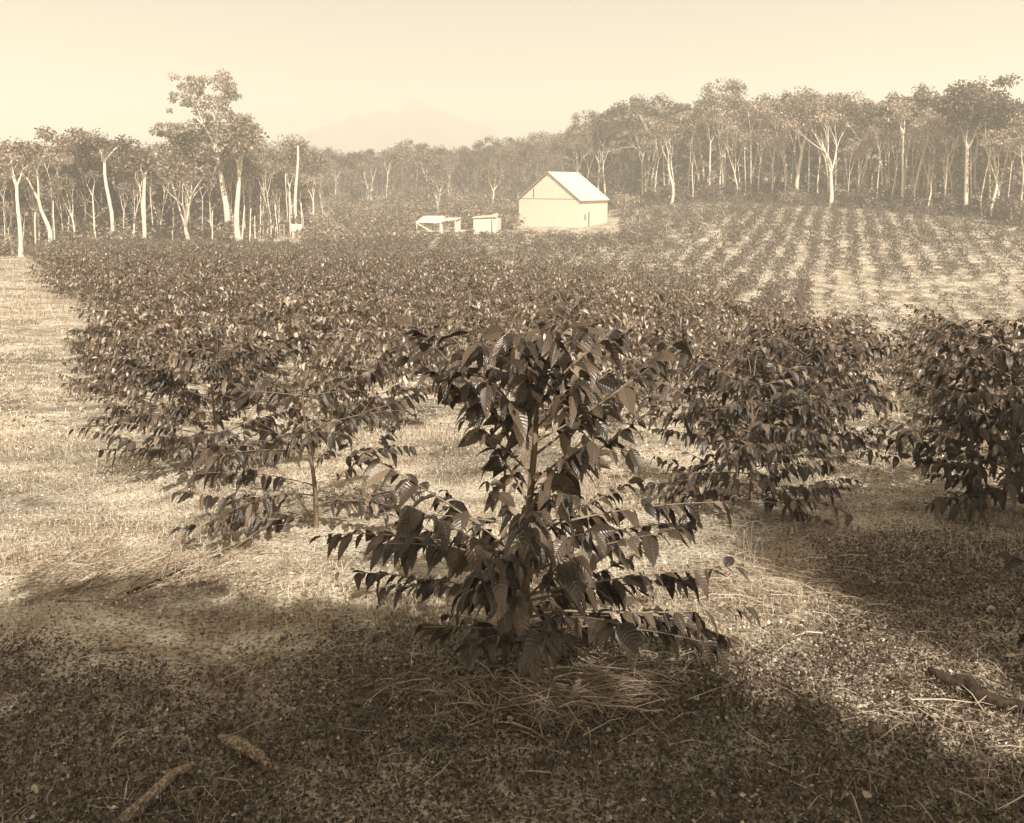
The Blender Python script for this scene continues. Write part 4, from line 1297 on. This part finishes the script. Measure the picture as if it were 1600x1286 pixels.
tussock(1200, 880, 26, .55, 'tussock of arching pale stalks right of the foreground bush', W=.003, r=.15)
tussock(815, 1125, 160, .16, 'ragged tussock at the foot of the foreground bush, its shade put into the colour', mat='crown_dark', W=.003, r=.05)  # dead grass; the shade under the bush is painted by the dark material
tussock(715, 1120, 16, .28, 'few pale upright stalks left of the dark tussock')
tussock(60, 990, 22, .5, 'loose tussock of thin stalks at the left edge in the shade', mat='dry_grass')
tussock(1500, 860, 14, .3, 'sparse upright stalks in the shaded aisle at right', mat='dry_grass', r=.08)
tussock(1460, 985, 8, .3, 'lone tall straight stalks in the sunlit grass at right', mat='straw', spread=.2, r=.05)
tussock(120, 865, 18, .4, 'stalks sticking out of the left brush heap', mat='straw')
tussock(375, 985, 10, .3, 'thin upright stalks in the shade left of centre', mat='straw', spread=.4)
tussock(1400, 690, 60, .22, 'small leafy grass clump in the bright aisle at right', mat='dry_grass', r=.07)

# ------------------------------------------------------------------ trees behind the viewer whose shade falls on the foreground
hs = 1 / math.tan(SUN_EL)
sdx, sdy = -math.sin(SUN_AZ) * hs, -math.cos(SUN_AZ) * hs       # shadow offset per metre of height


def shade_tree(seed, targets, root, zc, label):
    """targets: (photo px, py, radius on the ground); the crown clumps stand where the sun line through them meets zc"""
    g = np.random.default_rng(seed)
    fo, tr = MB(), MB()
    rx0, ry0 = root; rz0 = hz(rx0, ry0)
    tube(tr, [(0, 0, -.3), (.1, 0, zc * .4), (0, .1, zc * .75)], [.3, .22, .16], 8)
    for (px, py, r_, dens) in targets:
        c = on_ground(px, py) if not isinstance(px, tuple) else (*px, 0)
        z_ = zc + g.normal(0, .4)
        cx, cy = c[0] - sdx * z_ - rx0, c[1] - sdy * z_ - ry0
        clump(fo, (cx, cy, z_), r_ * 1.05, int(1450 * dens * r_ * r_), .2, g, .4)
        tube(tr, bezier(np.array([0, .05, zc * .7]), np.array([cx * .5, cy * .5, zc * .95]), np.array([cx, cy, z_]), 6), np.linspace(.09, .03, 6), 5, cap=False)
    r = empty('shade_tree', (rx0, ry0, rz0))
    tag(r, label, 'tree', 'trees behind the viewer')
    tr.build('trunk', M['grey_trunk'], r); fo.build('crown', M['crown_dark'], r)


T1 = [(40, 960, .4, .9), (170, 950, .4, .8), (310, 955, .35, .8), (430, 985, .35, .9), (60, 1060, .55, 1), (200, 1000, .5, 1), (350, 1010, .5, 1), (500, 1050, .5, 1), (120, 1180, .5, 1), (320, 1150, .5, 1), (520, 1160, .5, 1), (650, 1060, .45, 1),
      (700, 1180, .45, .8), (250, 1270, .5, 1), (500, 1270, .5, 1), (720, 1270, .45, .8), (50, 1300, .5, 1), (900, 1250, .45, .8), (560, 980, .3, .7)]
T2 = [(1050, 1160, .4, .8), (1200, 1130, .4, .7), (1320, 1200, .45, .9), (1480, 1230, .45, .9), (1100, 1270, .45, .9), (1300, 1290, .5, .9), (1560, 1280, .5, .9), (1020, 1080, .35, .7), (880, 1150, .3, .6), (840, 1075, .3, .8), (930, 1120, .25, .5)]
T3 = [(1250, 830, .7, 1), (1400, 790, .8, 1), (1330, 780, .6, 1), (1560, 820, .9, 1), (1480, 880, .7, 1), (1330, 870, .6, 1), (1620, 900, .7, 1), (1200, 800, .5, 1), (1550, 930, .6, .8), (1380, 915, .5, .7), (1480, 950, .45, .7), (1430, 850, .6, 1)]
shade_tree(901, T1, (4.2, -5.5), 8.0, 'tree behind the viewer shading the lower left foreground')
shade_tree(902, T2, (7.5, -4.5), 8.0, 'tree behind the viewer shading the lower right foreground')
shade_tree(903, T3, (13.5, -3.0), 9.0, 'tree far right behind the viewer shading the grassy aisle')

# ------------------------------------------------------------------ haze
m = bpy.data.materials.new('haze'); m.use_nodes = True
n = m.node_tree.nodes; l = m.node_tree.links
n.remove(n['Principled BSDF'])
pv = n.new('ShaderNodeVolumePrincipled')
pv.inputs['Color'].default_value = (1.0, .965, .88, 1)
pv.inputs['Density'].default_value = .0020
pv.inputs['Anisotropy'].default_value = 0.0
l.new(pv.outputs[0], n['Material Output'].inputs['Volume'])
b = MB(); box(b, -1000, 1000, -300, 1400, -12, 130)
hzo = b.build('haze', m, smooth=False)
tag(hzo, 'pale warm haze filling the valley air', 'haze', kind='stuff')
# things that would read alike are told apart by their place among each other
from collections import defaultdict
dd_ = defaultdict(list)
for o in bpy.data.objects:
    if 'category' in o: dd_[o['label']].append(o)
for lb, L_ in dd_.items():
    if 1 < len(L_) <= 5:
        if max(len(o['label'].split()) for o in L_) > 13: pass
        L_.sort(key=lambda o: o.location.x / max(o.location.y, 1))
        W_ = {2: ['left of two', 'right of two'], 3: ['left of three', 'middle of three', 'right of three'],
              4: ['leftmost of four', 'second of four', 'third of four', 'rightmost of four'],
              5: ['leftmost of five', 'second of five', 'third of five', 'fourth of five', 'rightmost of five']}[len(L_)]
        for o, w_ in zip(L_, W_): o['label'] = lb + ', ' + w_
print('objects', len(bpy.data.objects))
for o in bpy.data.objects:
    if len(str(o.get('label', '')).replace(',', ' ').split()) > 16: print('LONG', o['label'])
